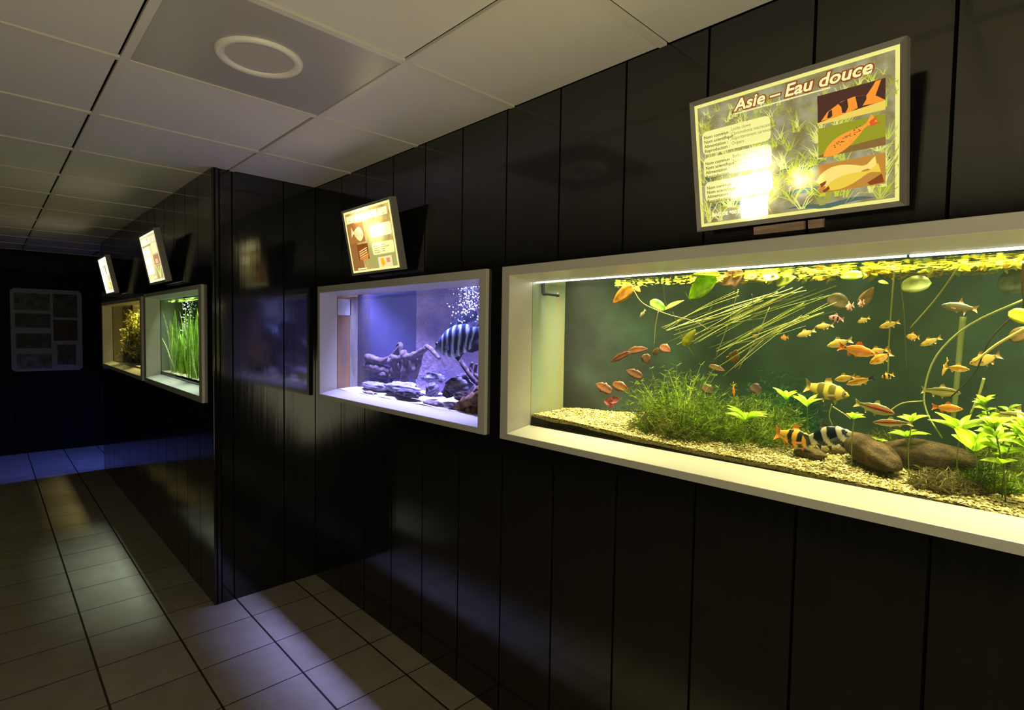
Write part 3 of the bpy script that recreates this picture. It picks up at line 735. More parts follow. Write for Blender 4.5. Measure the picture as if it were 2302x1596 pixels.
st_ly = bands(h_('6a6222'), h_('d0b850'), [(.10, .15), (.30, .44), (.55, .70)])
def st_den(s, v):
    c = lerp(h_('9a8a44'), h_('c9b878'), max(0, -v)); 
    if v > .5: c = h_('6b6230')
    if .06 < v <= .5: c = h_('d8402c') if s < .5 else lerp(h_('d8402c'), h_('7a6a34'), min(1, (s-.5)*4))
    if -.14 < v <= .06: c = h_('241c12')
    return c
def st_line(s, v):
    c = lerp(h_('a69a3c'), h_('d0c268'), max(0, -v))
    if v > .5: c = h_('75702c')
    if abs(v-.22) < .13: c = h_('2c2412')
    return c
def st_shark(s, v):
    c = lerp(h_('5c5a34'), h_('8a7038'), max(0, -v)*.8+s*.25)
    if v > .6: c = h_('8aa08a')
    return c
def st_cich(s, v):
    q = s-.10*v*(1-v)*.6
    if s < .17: return lerp(h_('3a4670'), h_('8c9ccc'), max(0, .3-v*.6))
    for a in (.22, .335, .45, .565, .68, .78):
        if abs(q-a) < .014: return h_('d4e2ff')
        if abs(q-a) < .022: return h_('8c9cc8')
    return lerp(h_('1c2440'), h_('2c3860'), .5+.5*v)
def st_dark(s, v): return h_('0c0e10')
FIN = {'barb': [[(.34, .9), (.44, 1.55), (.52, 1.45), (.58, .75)], [(.58, -.75), (.64, -1.3), (.70, -.95), (.72, -.48)], [(.42, -.9), (.46, -1.3), (.52, -.9)]],
       'loach': [[(.40, .95), (.46, 1.5), (.56, 1.35), (.58, .85)], [(.66, -.7), (.70, -1.15), (.76, -.55)], [(.2, -.75), (.24, -1.35), (.31, -.85)], [(.46, -.95), (.50, -1.4), (.56, -.9)]],
       'torp': [[(.38, .95), (.43, 1.65), (.50, 1.5), (.54, .85)], [(.62, -.75), (.67, -1.35), (.72, -.6)], [(.40, -.95), (.44, -1.45), (.50, -.9)]],
       'shark': [[(.44, .9), (.50, 2.1), (.545, 1.35), (.60, .8)], [(.62, -.7), (.66, -1.7), (.72, -.6)], [(.38, -.9), (.46, -1.3), (.50, -.85)]],
       'cich': [[(.30, .88), (.36, 1.14), (.5, 1.22), (.66, 1.32), (.80, 1.42), (.88, 1.25), (.86, .9), (.78, .45)], [(.58, -.85), (.68, -1.02), (.82, -1.0), (.9, -.8), (.84, -.4), (.78, -.42)], [(.34, -.95), (.40, -1.25), (.5, -.95)]]}
TAIL = {'fork': [(.82, .28), (.93, .62), (1.0, .85), (.945, 0), (1.0, -.85), (.93, -.62), (.82, -.28)],
        'round': [(.82, .36), (.92, .62), (.985, .58), (1.0, 0), (.985, -.58), (.92, -.62), (.82, -.36)]}
def fish(label, nose, tail, Y, hpx, style, prof=BARB, fins='barb', tailk='fork', fincol=None, group='fish in the largest aquarium', Yt=None, wid=.36, cat='fish', thick=1.0, eye='1a1208', name='fish', bend=0, tailcol=None):
    a = at(*nose, Y=Y); b = at(*tail, Y=Y if Yt is None else Yt)
    L = (b-a).length; d = (b-a).normalized(); lat = d.cross(Vector((0, 0, 1))).normalized(); upv = lat.cross(d)
    if upv.z < 0: upv = -upv
    hm = hpx/2*dep((a+b)/2)
    mb = MB(); ns, nr = 34, 20; vs = []; cs = []
    def P(s, t, w_): return a+d*(s*L)+upv*(t*hm)+lat*(w_+bend*L*math.sin(math.pi*s)*(s-.3))
    for i in range(ns+1):
        s = .86*i/ns; hh = interp(prof, s)
        ww = hm*wid*(interp(prof, s)**.7)*(1-.55*max(0, s-.4)/.46)*thick
        for j in range(nr):
            th = 2*math.pi*j/nr; v = math.sin(th)
            vs.append(P(s, v*hh*.98, math.cos(th)*ww)); cs.append(style(s/.86*.86, v))
    fs = [(i*nr+j, i*nr+(j+1) % nr, (i+1)*nr+(j+1) % nr, (i+1)*nr+j) for i in range(ns) for j in range(nr)]
    fs += [tuple(range(nr))[::-1], tuple(ns*nr+j for j in range(nr))]
    mb.add(vs, fs, cs)
    fc = h_(fincol) if fincol else lerp(style(.45, -.3), (.9, .6, .3), .2)
    def plate(pts, col, off=0):
        n = len(pts); th = .0006
        mb.add([P(s, t, th+off) for s, t in pts]+[P(s, t, -th+off) for s, t in pts], [tuple(range(n)), tuple(range(n, 2*n))[::-1]]+[(i, (i+1) % n, n+(i+1) % n, n+i) for i in range(n)], col)
    for q in FIN[fins]: plate(q, fc)
    plate(TAIL[tailk], h_(tailcol) if tailcol else fc)
    for sg in (1, -1):           # side fins and eyes
        w0 = hm*wid*.9*thick
        pv = [P(.27, -.15, sg*w0), P(.29, -.42, sg*w0), P(.42, -.55, sg*(w0+hm*.28)), P(.43, -.28, sg*(w0+hm*.30))]
        mb.add(pv, [(0, 1, 2, 3)], fc)
        ec = P(.085, .22*interp(prof, .085)/.4 if prof is CICH else .12, sg*hm*wid*(interp(prof, .085)**.7)*.93*thick)
        er = max(.0012, hm*.115)
        mb.ball(ec, er, h_(eye), 8, 6)
    o = mb.build(name, FISHM, smooth=True, label=label, cat=cat, group=group)
    return o

def leafgeo(mb, base, tip, face, width, col, shape='lance', sag=0.0, cup=0.0, n=8, rag=0.0):
    """one leaf from base to tip; `face` is roughly the way its upper side looks"""
    base, tip = Vector(base), Vector(tip); d = tip-base; L = d.length; dn = d.normalized()
    side = dn.cross(Vector(face)).normalized(); nv = side.cross(dn).normalized()
    vs = []; cs = []
    for i in range(n+1):
        s = i/n
        w_ = (math.sin(math.pi*(.04+.96*s)**.8)**.8 if shape == 'lance' else math.sqrt(max(0, 1-(2*s-1)**2)))*width/2
        if s > .999: w_ = .0001
        w_ = max(w_, width*.03)*(1+rag*(R()-.5))
        c = base+d*s+nv*(-sag*L*s*s+.10*L*math.sin(math.pi*s)*(1 if sag else .3))
        for k, e in ((-1, 1), (-.5, .35), (0, 0), (.5, .35), (1, 1)):
            vs.append(c+side*(w_*k)+nv*(cup*w_*e))
            cs.append(lerp(col, tuple(x*1.25 for x in col), .0 if k else .5))
    fs = [(i*5+k, i*5+k+1, (i+1)*5+k+1, (i+1)*5+k) for i in range(n) for k in range(4)]
    mb.add(vs, fs, cs)
def bez(pts, n=14):
    """smooth line through a few points"""
    pts = [Vector(p) for p in pts]
    if len(pts) == 2: return [pts[0].lerp(pts[1], i/n) for i in range(n+1)]
    out = []; P_ = [2*pts[0]-pts[1]]+pts+[2*pts[-1]-pts[-2]]; seg = len(pts)-1; m = max(3, n//seg)
    for k in range(seg):
        p0, p1, p2, p3 = P_[k:k+4]
        for i in range(m):
            t = i/m; out.append(.5*((2*p1)+(p2-p0)*t+(2*p0-5*p1+4*p2-p3)*t*t+(3*p1-p0-3*p2+p3)*t**3))
    out.append(pts[-1]); return out
def rock(label, c, dims, rot=(0, 0, 0), col=('6b5836', '8a7448'), seed=0, name='rock', group=None, rough=.10, cat='rock', sub=4, fr=1.6):
    import bmesh
    bm = bmesh.new(); bmesh.ops.create_icosphere(bm, subdivisions=sub, radius=1)
    mt = Matrix.Rotation(rot[2], 3, 'Z') @ Matrix.Rotation(rot[1], 3, 'Y') @ Matrix.Rotation(rot[0], 3, 'X')
    mb = MB(); vs = []; cs = []; sd = Vector((seed*3.7, seed*1.3, seed*.9))
    c1, c2 = hx(col[0]), hx(col[1])
    for v in bm.verts:
        p = v.co.copy(); k = 1+rough*noise.noise(p*fr+sd)*2+rough*.35*noise.noise(p*6+sd)
        q = mt @ Vector((p.x*dims[0]*k, p.y*dims[1]*k, p.z*dims[2]*k)); vs.append(Vector(c)+q)
        cs.append(lerp(c1, c2, min(1, max(0, .5+.9*noise.noise(p*3+sd)+.45*noise.noise(p*17+sd)))))
    bm.verts.index_update(); mb.add(vs, [tuple(v.index for v in f.verts) for f in bm.faces], cs); bm.free()
    return mb.build(name, STONEM, smooth=True, label=label, cat=cat, group=group)
def pebbles(mb, pts, rmin, rmax, cols):
    for p in pts:
        r = U(rmin, rmax); a = U(0, 6.28); ax = Vector((math.cos(a), math.sin(a), 0))*r*U(1, 1.5); ay = Vector((-math.sin(a), math.cos(a), 0))*r*U(.6, 1); az = Vector((U(-.2, .2)*r, U(-.2, .2)*r, r*U(.5, .8)))
        p = Vector(p); c = hx(random.choice(cols)); c = lerp(c, tuple(x*.55 for x in c), R()*.8)
        mb.add([p+ax, p+ay, p-ax, p-ay, p+az+ax*.2, p-az], [(0, 1, 4), (1, 2, 4), (2, 3, 4), (3, 0, 4), (1, 0, 5), (2, 1, 5), (3, 2, 5), (0, 3, 5)], c)
# ------------------------------------------------------------------ largest tank: gravel
def sandz(x, y):
    t = (x+1.4)/1.35; f = 1.139+(1.098-1.139)*min(1, max(0, t))
    return f+.06*(y-.1)+.008*noise.noise(Vector((x*5, y*7, 0)))
GRAV = pmat('gravel', hx('b8a968'), .8, .2, var=(hx('7d7040'), 160, (1, 1, 1)), bump=(260, 1.0, (1, 1, 1)))
SOIL = pmat('dark_soil', hx('2a2a18'), .9, .1, var=(hx('14160e'), 60, (1, 1, 1)))
def backy(x): return .285+(x+1.40)/.45*.215 if x < -.95 else .5+.06*(min(x, .2)+.95)/1.15
m = MB(); nx, ny = 150, 34; vs = []
for i in range(nx+1):
    x = -1.398+2.14*i/nx
    for j in range(ny+1):
        y = .101+(backy(x)-.103)*j/ny; vs.append((x, y, sandz(x, y)-.003+.004*noise.noise(Vector((x*60, y*60, 3)))))
m.add(vs, [(i*(ny+1)+j, (i+1)*(ny+1)+j, (i+1)*(ny+1)+j+1, i*(ny+1)+j+1) for i in range(nx) for j in range(ny)])
vs = []
for i in range(nx+1):
    x = -1.398+2.14*i/nx; z = sandz(x, .101)
    vs += [(x, .1005, z-.004), (x, .1005, max(1.062, z-.014-.006*noise.noise(Vector((x*9, 0, 0))))), (x, .1005, 1.06)]
m.add(vs, [(i*3+k, (i+1)*3+k, (i+1)*3+k+1, i*3+k+1) for i in range(nx) for k in (0,)])
m.add(vs, [(i*3+k, (i+1)*3+k, (i+1)*3+k+1, i*3+k+1) for i in range(nx) for k in (1,)], mi=1)
pm = MB(); pts = []
for k in range(9000):
    x = U(-1.39, .15); y = .103+(backy(x)-.12)*R()**1.5; pts.append((x, y, sandz(x, y)))
pebbles(pm, pts, .0022, .0048, ['e6dca0', 'd2c47c', 'bfae66', 'f0e8b8', '8a7a44', 'a39252'])
base = len(m.v); m.v += pm.v; m.c += pm.c; m.f += [tuple(i+base for i in f) for f in pm.f]; m.mi += [2]*len(pm.f)
m.build('gravel', [GRAV, SOIL, STONEM], label='pale yellow gravel bed sloping across the largest aquarium', cat='gravel', kind='stuff')

# stones
def sat(px, py, dz=0.0):
    """point where the pixel's ray meets the gravel"""
    z = 1.12
    for k in range(8):
        p = at(px, py, Z=z+dz); z = sandz(p.x, p.y)
    return p
a = at(1908, 985, Y=.30); b = at(2012, 1046, Y=.20); c = (a+b)/2
dv = b-a; ln = dv.length/2+.012
rock('long oval brown boulder tilted on the gravel, nearest the front glass', c, (ln, .043, .036), (0, -math.asin(dv.z/dv.length), math.atan2(dv.y, dv.x)), seed=2, rough=.06, col=('30240f', '5c4622'))
c = at(2090, 1022, Y=.33)
rock('wide low brown boulder beside the leafy plants', c+Vector((0, 0, -.006)), (.108, .052, .040), (0, .06, -.12), seed=5, rough=.07, col=('30240f', '5c4622'))
p = sat(1817, 1030); rock('small flat dark pebble lying in front of the boulders', p+Vector((0, .012, .011)), (.040, .024, .015), (0, .05, .1), col=('4a3c22', '6b5832'), seed=8, rough=.08)
p = at(1872, 1008, Y=.36); rock('low dark stone half hidden behind the long oval boulder', p, (.045, .035, .024), (0, 0, .2), col=('5a4a2a', '7a683e'), seed=11)

# ------------------------------------------------------------------ largest tank: fish
G = 'fish in the largest aquarium'
OR, OL = st_orange, st_olive
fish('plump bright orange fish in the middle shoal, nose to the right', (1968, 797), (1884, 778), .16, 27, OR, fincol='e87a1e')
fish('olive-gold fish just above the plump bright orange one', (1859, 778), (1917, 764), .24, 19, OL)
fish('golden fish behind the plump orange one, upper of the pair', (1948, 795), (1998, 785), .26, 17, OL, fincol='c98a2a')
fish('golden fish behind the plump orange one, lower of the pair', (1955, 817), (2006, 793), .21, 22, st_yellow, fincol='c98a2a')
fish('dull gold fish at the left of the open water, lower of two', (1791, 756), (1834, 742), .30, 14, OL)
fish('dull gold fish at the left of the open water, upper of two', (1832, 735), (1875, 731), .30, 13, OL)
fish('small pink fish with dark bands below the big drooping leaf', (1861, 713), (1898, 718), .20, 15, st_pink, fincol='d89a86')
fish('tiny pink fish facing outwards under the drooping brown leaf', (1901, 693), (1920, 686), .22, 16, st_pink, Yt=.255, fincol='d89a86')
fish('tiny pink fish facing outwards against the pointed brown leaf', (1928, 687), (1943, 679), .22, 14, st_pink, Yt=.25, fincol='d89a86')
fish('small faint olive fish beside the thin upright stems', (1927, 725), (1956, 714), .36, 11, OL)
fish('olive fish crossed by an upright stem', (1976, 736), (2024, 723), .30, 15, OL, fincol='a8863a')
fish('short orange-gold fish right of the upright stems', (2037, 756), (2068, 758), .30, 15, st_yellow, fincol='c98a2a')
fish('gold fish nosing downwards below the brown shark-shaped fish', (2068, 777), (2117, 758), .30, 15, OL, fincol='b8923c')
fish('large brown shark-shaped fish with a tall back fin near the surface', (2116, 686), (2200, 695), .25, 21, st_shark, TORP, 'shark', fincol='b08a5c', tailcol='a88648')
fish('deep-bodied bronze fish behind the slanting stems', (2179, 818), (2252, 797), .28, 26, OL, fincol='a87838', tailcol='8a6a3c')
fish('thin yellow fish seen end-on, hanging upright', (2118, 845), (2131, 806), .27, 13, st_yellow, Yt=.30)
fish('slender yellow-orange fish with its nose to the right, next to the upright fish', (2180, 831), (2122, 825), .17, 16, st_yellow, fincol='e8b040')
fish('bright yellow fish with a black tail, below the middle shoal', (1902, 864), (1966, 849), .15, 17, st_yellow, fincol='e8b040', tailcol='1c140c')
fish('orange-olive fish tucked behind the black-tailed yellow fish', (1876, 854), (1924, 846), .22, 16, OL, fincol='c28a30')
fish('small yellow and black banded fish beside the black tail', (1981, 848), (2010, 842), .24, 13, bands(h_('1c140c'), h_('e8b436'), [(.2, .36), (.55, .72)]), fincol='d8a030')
fish('olive banded loach above the leafy rosettes, nose to the right', (1909, 890), (1808, 866), .34, 40, st_ly, LOACH, 'loach', fincol='a8923c')
fish('red-striped silver fish pointing down to the right', (2012, 930), (1920, 905), .24, 24, st_den, TORP, 'torp', fincol='a89850')
fish('red-striped silver fish lying level, lower of two', (1962, 949), (2054, 952), .20, 17, st_den, TORP, 'torp', fincol='a89850')
fish('olive fish with one dark line in the shade of the stems', (2161, 884), (2070, 876), .34, 22, st_line, TORP, 'torp', fincol='a89850')
fish('orange fish with its nose to the right, above the bright rosette', (2165, 920), (2094, 914), .17, 19, OR, fincol='e87a1e')
fish('large olive fish with a dark line, cut by the edge of the picture', (2330, 950), (2232, 928), .27, 34, st_line, TORP, 'torp', fincol='a89850')
fish('black and cream banded loach resting its nose on the oval boulder', (1914, 972), (1806, 990), .17, 46, st_bw, LOACH, 'loach', fincol='3a3a2c', eye='0a0a08')
fish('orange loach with black saddles, tail to the moss', (1832, 996), (1741, 972), .22, 42, st_lo, LOACH, 'loach', fincol='e08a2a', eye='0a0a08')
fish('small vivid orange fish facing outwards over the moss', (1650, 891), (1648, 862), .19, 15, OR, Yt=.22, fincol='e87a1e')
fish('small orange fish far back over the dark green plants', (1754, 759), (1773, 758), .40, 11, OR)
fish('tiny pale fish near the dark left end of the tank', (1438, 713), (1451, 696), .20, 6, lambda s, v: h_('c9b878'))

# ------------------------------------------------------------------ largest tank: leaves
def pad(label, base, tip, wpx, Y, col, shape='lance', face=(0, -.5, .8), cup=.15, sag=0, Yt=None, rag=0, stem=None, name='lily_leaf', group=None):
    b = at(*base, Y=Y); t_ = at(*tip, Y=Y if Yt is None else Yt)
    mb = MB(); leafgeo(mb, b, t_, face, wpx*dep(b), hx(col), shape, sag, cup, 10, rag)
    o = mb.build(name, LEAFM, smooth=True, label=label, cat='leaf', group=group)
    s_ = o.modifiers.new('thick', 'SOLIDIFY'); s_.thickness = .0008
    return o
pad('orange-yellow oval leaf drooping at the left end of the surface plants', (1425, 645), (1377, 682), 34, .17, 'e0a43a', face=(.5, -.8, .5))
pad('short yellow leaf stub by the orange-yellow drooping leaf', (1426, 645), (1440, 656), 12, .17, 'e0b43a', face=(.3, -.8, .5))
pad('pale green heart leaf below the surface', (1494, 697), (1462, 676), 24, .19, '9ac44e', 'round', face=(.2, -.9, .3))
pad('pale yellow pointed leaf slanting up to the right', (1492, 696), (1538, 675), 14, .20, 'c8bf5a', face=(.3, -.7, .6), rag=.3)
pad('big vivid green lily leaf hanging below the surface', (1610, 624), (1548, 672), 52, .17, 'b4dc1c', face=(.5, -.75, .6), cup=.3)
pad('vivid green lily leaf floating on the surface', (1552, 618), (1616, 620), 60, .17, 'c4dc20', 'round', face=(0, -.25, 1))
pad('ragged pinkish-brown dying leaf at the surface', (1672, 614), (1622, 640), 54, .18, 'a8845c', face=(.2, -.9, .4), rag=.5)
pad('olive-yellow leaf right of the ragged brown leaf', (1672, 622), (1752, 625), 44, .22, '9a9020', 'round', face=(0, -.6, .7))
pad('dim olive-green leaf behind the floating stems', (1745, 640), (1790, 622), 30, .28, '7a8424', face=(0, -.8, .5))
pad('half-round bright green leaf dipping below the surface', (1888, 621), (1943, 619), 26, .18, 'a8d020', 'round', face=(0, -.8, .55))
pad('large thin olive disc leaf seen against the light', (2024, 645), (2094, 636), 42, .30, '7f8c40', 'round', face=(0, -.9, .4))
pad('pointed brown leaf standing on its tip', (1932, 690), (1964, 645), 24, .26, '8a7040', face=(.2, -1, .1))
pad('faint brown drooping leaf behind the pink fish', (1862, 668), (1914, 690), 36, .33, '6b5c3a', face=(0, -1, .2))
pad('small yellow-green leaf shoot beside the floating mats', (1974, 632), (1998, 638), 10, .20, 'b4c432', face=(0, -.8, .6))
pad('round yellow lily leaf at the right edge, crossed by dark stems', (2268, 700), (2320, 722), 34, .18, 'd8d820', 'round', face=(.3, -.9, .3))
pad('dull brown leaf under the round yellow lily leaf', (2270, 765), (2330, 735), 34, .28, '7a5f30', face=(0, -.9, .3))
pad('large dim grey-green leaf in the upper right corner', (2240, 640), (2330, 628), 60, .38, '5f7050', 'round', face=(0, -.9, .3))
pad('folded yellow-green leaf below the slanting stems', (1536, 776), (1563, 741), 20, .20, 'b8b83c', face=(.6, -.7, .2), cup=.5)
RG = 'red-brown leaves around the moss bush'
for i, (b, t_, w_, y, c, l) in enumerate([
    ((1416, 792), (1372, 814), 15, .19, 'a8583a', 'dusky red leaf pointing down-left, highest on the left'),
    ((1412, 790), (1456, 784), 18, .21, 'b0623c', 'broad red-orange leaf at the top of the left cluster'),
    ((1450, 796), (1456, 818), 22, .22, 'a86a40', 'bent reddish leaf hanging under the broad red-orange leaf'),
    ((1470, 798), (1480, 782), 14, .22, 'b87a48', 'small tan leaf at the centre of the upper red leaves'),
    ((1484, 778), (1508, 790), 20, .23, 'b4663c', 'reddish leaf nearest the slanting stems'),
    ((1444, 848), (1408, 832), 20, .20, 'a0603c', 'red-brown oval leaf halfway down beside the bush'),
    ((1376, 882), (1340, 862), 24, .19, 'b46a48', 'salmon oval leaf farthest left above the gravel'),
    ((1378, 862), (1414, 878), 22, .20, 'b8683a', 'orange-brown leaf touching the left side of the bush'),
    ((1646, 815), (1656, 786), 24, .21, 'c08c3c', 'golden square-tipped leaf over the moss'),
    ((1594, 822), (1630, 834), 14, .22, 'a8703c', 'tan leaf slanting down over the moss'),
    ((1580, 868), (1604, 884), 24, .28, '8a5c3a', 'dim brown leaf half sunk in the moss'),
    ((1688, 866), (1712, 884), 26, .34, '7a5038', 'dim reddish leaf far back right of the vivid orange fish'),
    ((1690, 757), (1706, 754), 10, .24, 'c09a3a', 'small golden leaf caught in the slanting stems, lower of two'),
    ((1700, 744), (1716, 738), 10, .24, 'c8a848', 'small golden leaf caught in the slanting stems, upper of two')]):
    c = '%02x%02x%02x' % tuple(int(int(c[q:q+2], 16)*f) for q, f in ((0, .80), (2, .88), (4, .9)))
    pad(l, b, t_, w_, y, c, face=(.25, -.85, .35), rag=.3, name='red_leaf', group=RG)
# ruffled pink leaf low on the left
mb = MB(); c0 = at(1376, 902, Y=.19)
for k in range(7):
    an = k*.9; q = c0+Vector((.03*math.cos(an), .006*math.sin(an*2), .012*math.sin(an)-k*.002+.006))
    leafgeo(mb, c0+Vector((.004*k-.012, 0, -.003*k)), q, (0, -.8, .5), .026, hx('b4625a'), 'round', 0, .3, 6, .4)
mb.build('red_leaf', LEAFM, smooth=True, label='ruffled pink-red leaf bunch resting low on the left gravel', cat='leaf', group=RG)

# floating mat on the surface
mb = MB(); cl = ['9ab428', '7a8a28', 'e0d028', 'd2c41e', 'b4b41e', 'c2c834', 'e0b83a', 'a8a02a', 'cfae38', 'f0e070']
def floater(n, px0, px1, ya, yb, sz, z0=WL):
    for k in range(n):
        px = U(px0, px1); y = U(ya, yb); b = at(px, 640, Y=y); 
        c = Vector((b.x, y, z0-U(.0005, .006))); a = U(0, 6.28); l = U(sz*.5, sz); t_ = c+Vector((math.cos(a)*l, math.sin(a)*l*.7, U(-.006, .002)))
        leafgeo(mb, c, t_, (U(-.3, .3), U(-.3, .3), 1), l*U(.5, .9), hx(random.choice(cl)), random.choice(['lance', 'round']), 0, U(-.3, .3), 4, .3)
floater(120, 1385, 1600, .20, .32, .022)
floater(400, 1560, 2010, .16, .45, .026)
floater(330, 1950, 2310, .22, .50, .030)
for k in range(60):         # ragged undersides
    px = U(1700, 2300); y = U(.2, .42); b = at(px, 640, Y=y); c = Vector((b.x, y, WL-.004))
    leafgeo(mb, c, c+Vector((U(-.02, .02), U(-.01, .01), -U(.006, .018))), (0, -1, .2), U(.006, .014), hx(random.choice(cl)), 'lance', 0, 0, 4, .3)
mb.build('floating_plants', LEAFM, smooth=True, label='mat of small yellow-green plants floating on the surface', cat='floating plants', kind='stuff')

# long stems trailing towards the surface
STEMM = colmat('stem', .45, .35, .3)
t = thing('trailing_plant', at(1520, 800, Y=.3), 'bundle of long pale stems sweeping up to the right under the floating leaves', 'water plant')
rnd = random.Random(12)
for k in range(40):
    y = rnd.uniform(.17, .42)
    x0, y0 = 1480+rnd.uniform(0, 190), 745+rnd.uniform(-30, 110)
    if y0-720 > (x0-1460)*.9: y0 = 720+(x0-1460)*.6
    ln = rnd.uniform(110, 330); sl = -rnd.gauss(.56, .12)
    x1 = min(1880, x0+ln); y1 = max(642+rnd.uniform(0, 24), y0+sl*(x1-x0))
    mx_, my_ = x0+(x1-x0)*.5, y0+(y1-y0)*rnd.uniform(.50, .62)+rnd.uniform(-5, 8)
    y2 = y+rnd.uniform(-.06, .08)
    pts = bez([at(x0, y0, Y=y), at(mx_, my_, Y=(y+y2)/2), at(x1, y1, Y=y2)], 12)
    c = hx(rnd.choice(['b4b85c', '9aa84a', 'd0d08c', '8a9c40', 'a8a858', 'c0c470', '6f7c38']))
    mb = MB(); mb.tube(pts, [.0007+.0008*rnd.random()]*len(pts), 6, c); mb.build('stem', STEMM, t, smooth=True)
for k, pq in enumerate([[(1512, 700), (1535, 760), (1560, 800)], [(1660, 650), (1640, 720), (1610, 800)], [(1690, 660), (1694, 700), (1690, 760)], [(1480, 700), (1474, 730), (1470, 780)], [(1600, 690), (1560, 740), (1500, 770)], [(1730, 690), (1700, 760), (1660, 830)]]):
    mb = MB(); mb.tube(bez([at(*q, Y=.2+.02*k) for q in pq], 12), .0010, 6, hx(['6b6c30', 'a8a45c'][k % 2])); mb.build('stem', STEMM, t, smooth=True)
def stemthing(label, pts, Ys, r, col, group='single stems in the largest aquarium'):
    if not hasattr(Ys, '__len__'): Ys = [Ys]*len(pts)
    q = bez([at(*p, Y=y) for p, y in zip(pts, Ys)], 20); mb = MB()
    mb.tube(q, [r*(1.15-.3*i/len(q)) for i in range(len(q))], 8, hx(col))
    return mb.build('stem', STEMM, smooth=True, label=label, cat='plant stem', group=group)
stemthing('dark upright stem dropping from the floating mat to mid-water', [(2025, 590), (2024, 640), (2032, 710), (2038, 850)], .28, .0016, '4a4a1c')
stemthing('thin olive stem just left of the dark upright one', [(2012, 600), (2006, 660), (1999, 760), (1996, 850)], .30, .0020, '7a8040')
stemthing('stem slanting from the surface down to the left, past the brown shark-shaped fish', [(2155, 600), (2105, 670), (2046, 738)], .26, .0018, '7a7a34')
stemthing('thick pale green upright stem below the brown shark-shaped fish', [(2165, 712), (2158, 780), (2147, 900), (2140, 960)], .36, .0062, '8f9a58')
stemthing('long arching stem curving down to the gravel among the right-hand plants', [(2310, 670), (2180, 730), (2105, 800), (2078, 880), (2085, 930), (2118, 985)], [.30, .30, .29, .28, .27, .25], .0022, '8f9450')
stemthing('pale slanting stem behind the bronze fish', [(2310, 735), (2240, 775), (2190, 815)], .24, .0028, 'b4a458')
stemthing('dark slanting stem crossing the bronze fish', [(2288, 700), (2225, 765), (2190, 840), (2135, 895)], .25, .0018, '2c2a14')
stemthing('pale green stem rising from the bright plants at the right', [(2212, 850), (2200, 890), (2182, 930)], .28, .0026, 'a8a860')
stemthing('dark stem hanging at the right edge of the surface', [(2301, 590), (2299, 640), (2304, 700)], .20, .0024, '4a3a14')
stemthing('curved pale runner linking the rosettes behind the striped fish', [(1998, 925), (2030, 906), (2080, 901)], .28, .0014, 'b4b074')
stemthing('thin bent runner over the black and cream loach', [(1870, 908), (1864, 935), (1872, 958)], .22, .0012, 'a8a468')
stemthing('pale runner slanting down to a small rosette', [(1872, 914), (1900, 932), (1912, 942)], .24, .0014, 'b0aa60')
stemthing('pair-curved yellow stem sagging from the orange-yellow leaf', [(1424, 652), (1446, 682), (1500, 706), (1560, 722), (1592, 740)], .18, .0012, 'b4a458')
stemthing('dark thread stem under the pale green heart leaf', [(1490, 632), (1496, 680), (1516, 722)], .20, .0011, '3a4a1c')
stemthing('short dark stem left of the vivid green lily leaf', [(1544, 628), (1540, 656), (1556, 682)], .18, .0012, '3a4a14')

# moss bush and leafy plants
def bush(label, cx, cy, w_, h_px, Y, n, cols, seed, name='moss_bush', th=.0026, dep_=.10, peak=.5, group=None):
    rnd = random.Random(seed); mb = MB(); bl = at(cx, cy, Y=Y); sc = dep(bl)
    for k in range(n):
        f = rnd.uniform(-1, 1); px = f*w_/2*sc; hh = h_px*sc*(1-abs(f)**1.8*.75)*rnd.uniform(.3, 1.0)
        y = Y+rnd.uniform(-.5, .5)*dep_
        b = Vector((bl.x+px*rnd.uniform(.3, 1)/.8, y, sandz(bl.x+px, y)-.002))
        lean = Vector((rnd.gauss(f*.45, .35), rnd.gauss(-.1, .3), 1)).normalized()
        pts = []; n_ = 5
        for i in range(n_+1):
            s = i/n_; pts.append(b+lean*hh*s+Vector((rnd.gauss(0, .002), 0, -.25*hh*s*s*abs(lean.x)))+Vector((lean.x, lean.y, 0))*hh*.35*s*s)
        c = hx(rnd.choice(cols)); side = Vector((lean.z, .3, -lean.x)).normalized()
        mb.ribbon(pts, [th*.5, th*.7, th*.7, th*.6, th*.5, th*.2], side, c)
        for i in range(1, n_+1):        # needles
            for q in range(4):
                d = Vector((rnd.gauss(0, 1), rnd.gauss(0, .7), rnd.uniform(-.2, .8))).normalized()*rnd.uniform(.010, .024)
                p = pts[i]; mb.ribbon([p, p+d*.6, p+d], [th*.5, th*.6, th*.1], Vector((d.z, 0, -d.x)).normalized() if abs(d.x)+abs(d.z) > 1e-6 else Vector((1, 0, 0)), lerp(c, hx(rnd.choice(cols)), .5))
    return mb.build(name, LEAFM, label=label, cat='water plant', group=group)
gr = ['4a6a1c', '3a5518'] + ['6b8a24', '86a82c', '556f1c', 'a0bc38', '8f9a3c', 'b4c84c']
ol = ['62682a', '7a7c34', '868438', '525c22', '969448']
bush('bushy green moss plant with a tall pointed top, left of the vivid orange fish', 1528, 960, 150, 165, .24, 330, gr, 3)
bush('green moss bush joining the tall-topped one to the right of it', 1610, 962, 120, 95, .27, 260, gr, 14)
bush('low olive moss fringe along the front of the bushy plant', 1500, 975, 160, 75, .19, 240, ol+gr[:2], 4)
bush('dark green moss behind the small bright rosettes', 1690, 960, 190, 110, .32, 420, gr, 5, dep_=.14)
bush('dark green mossy mound far back in the open water', 1745, 900, 120, 150, .47, 220, ['3a7a44', '4a9458', '2f6638', '5aa860'], 6, dep_=.05)
bush('brown stringy plant tuft lying in front of the boulders', 2108, 1088, 90, 62, .16, 90, ['6b6234', '857a48', '4f4a24', '9a8f5c'], 7, th=.0022, dep_=.03)
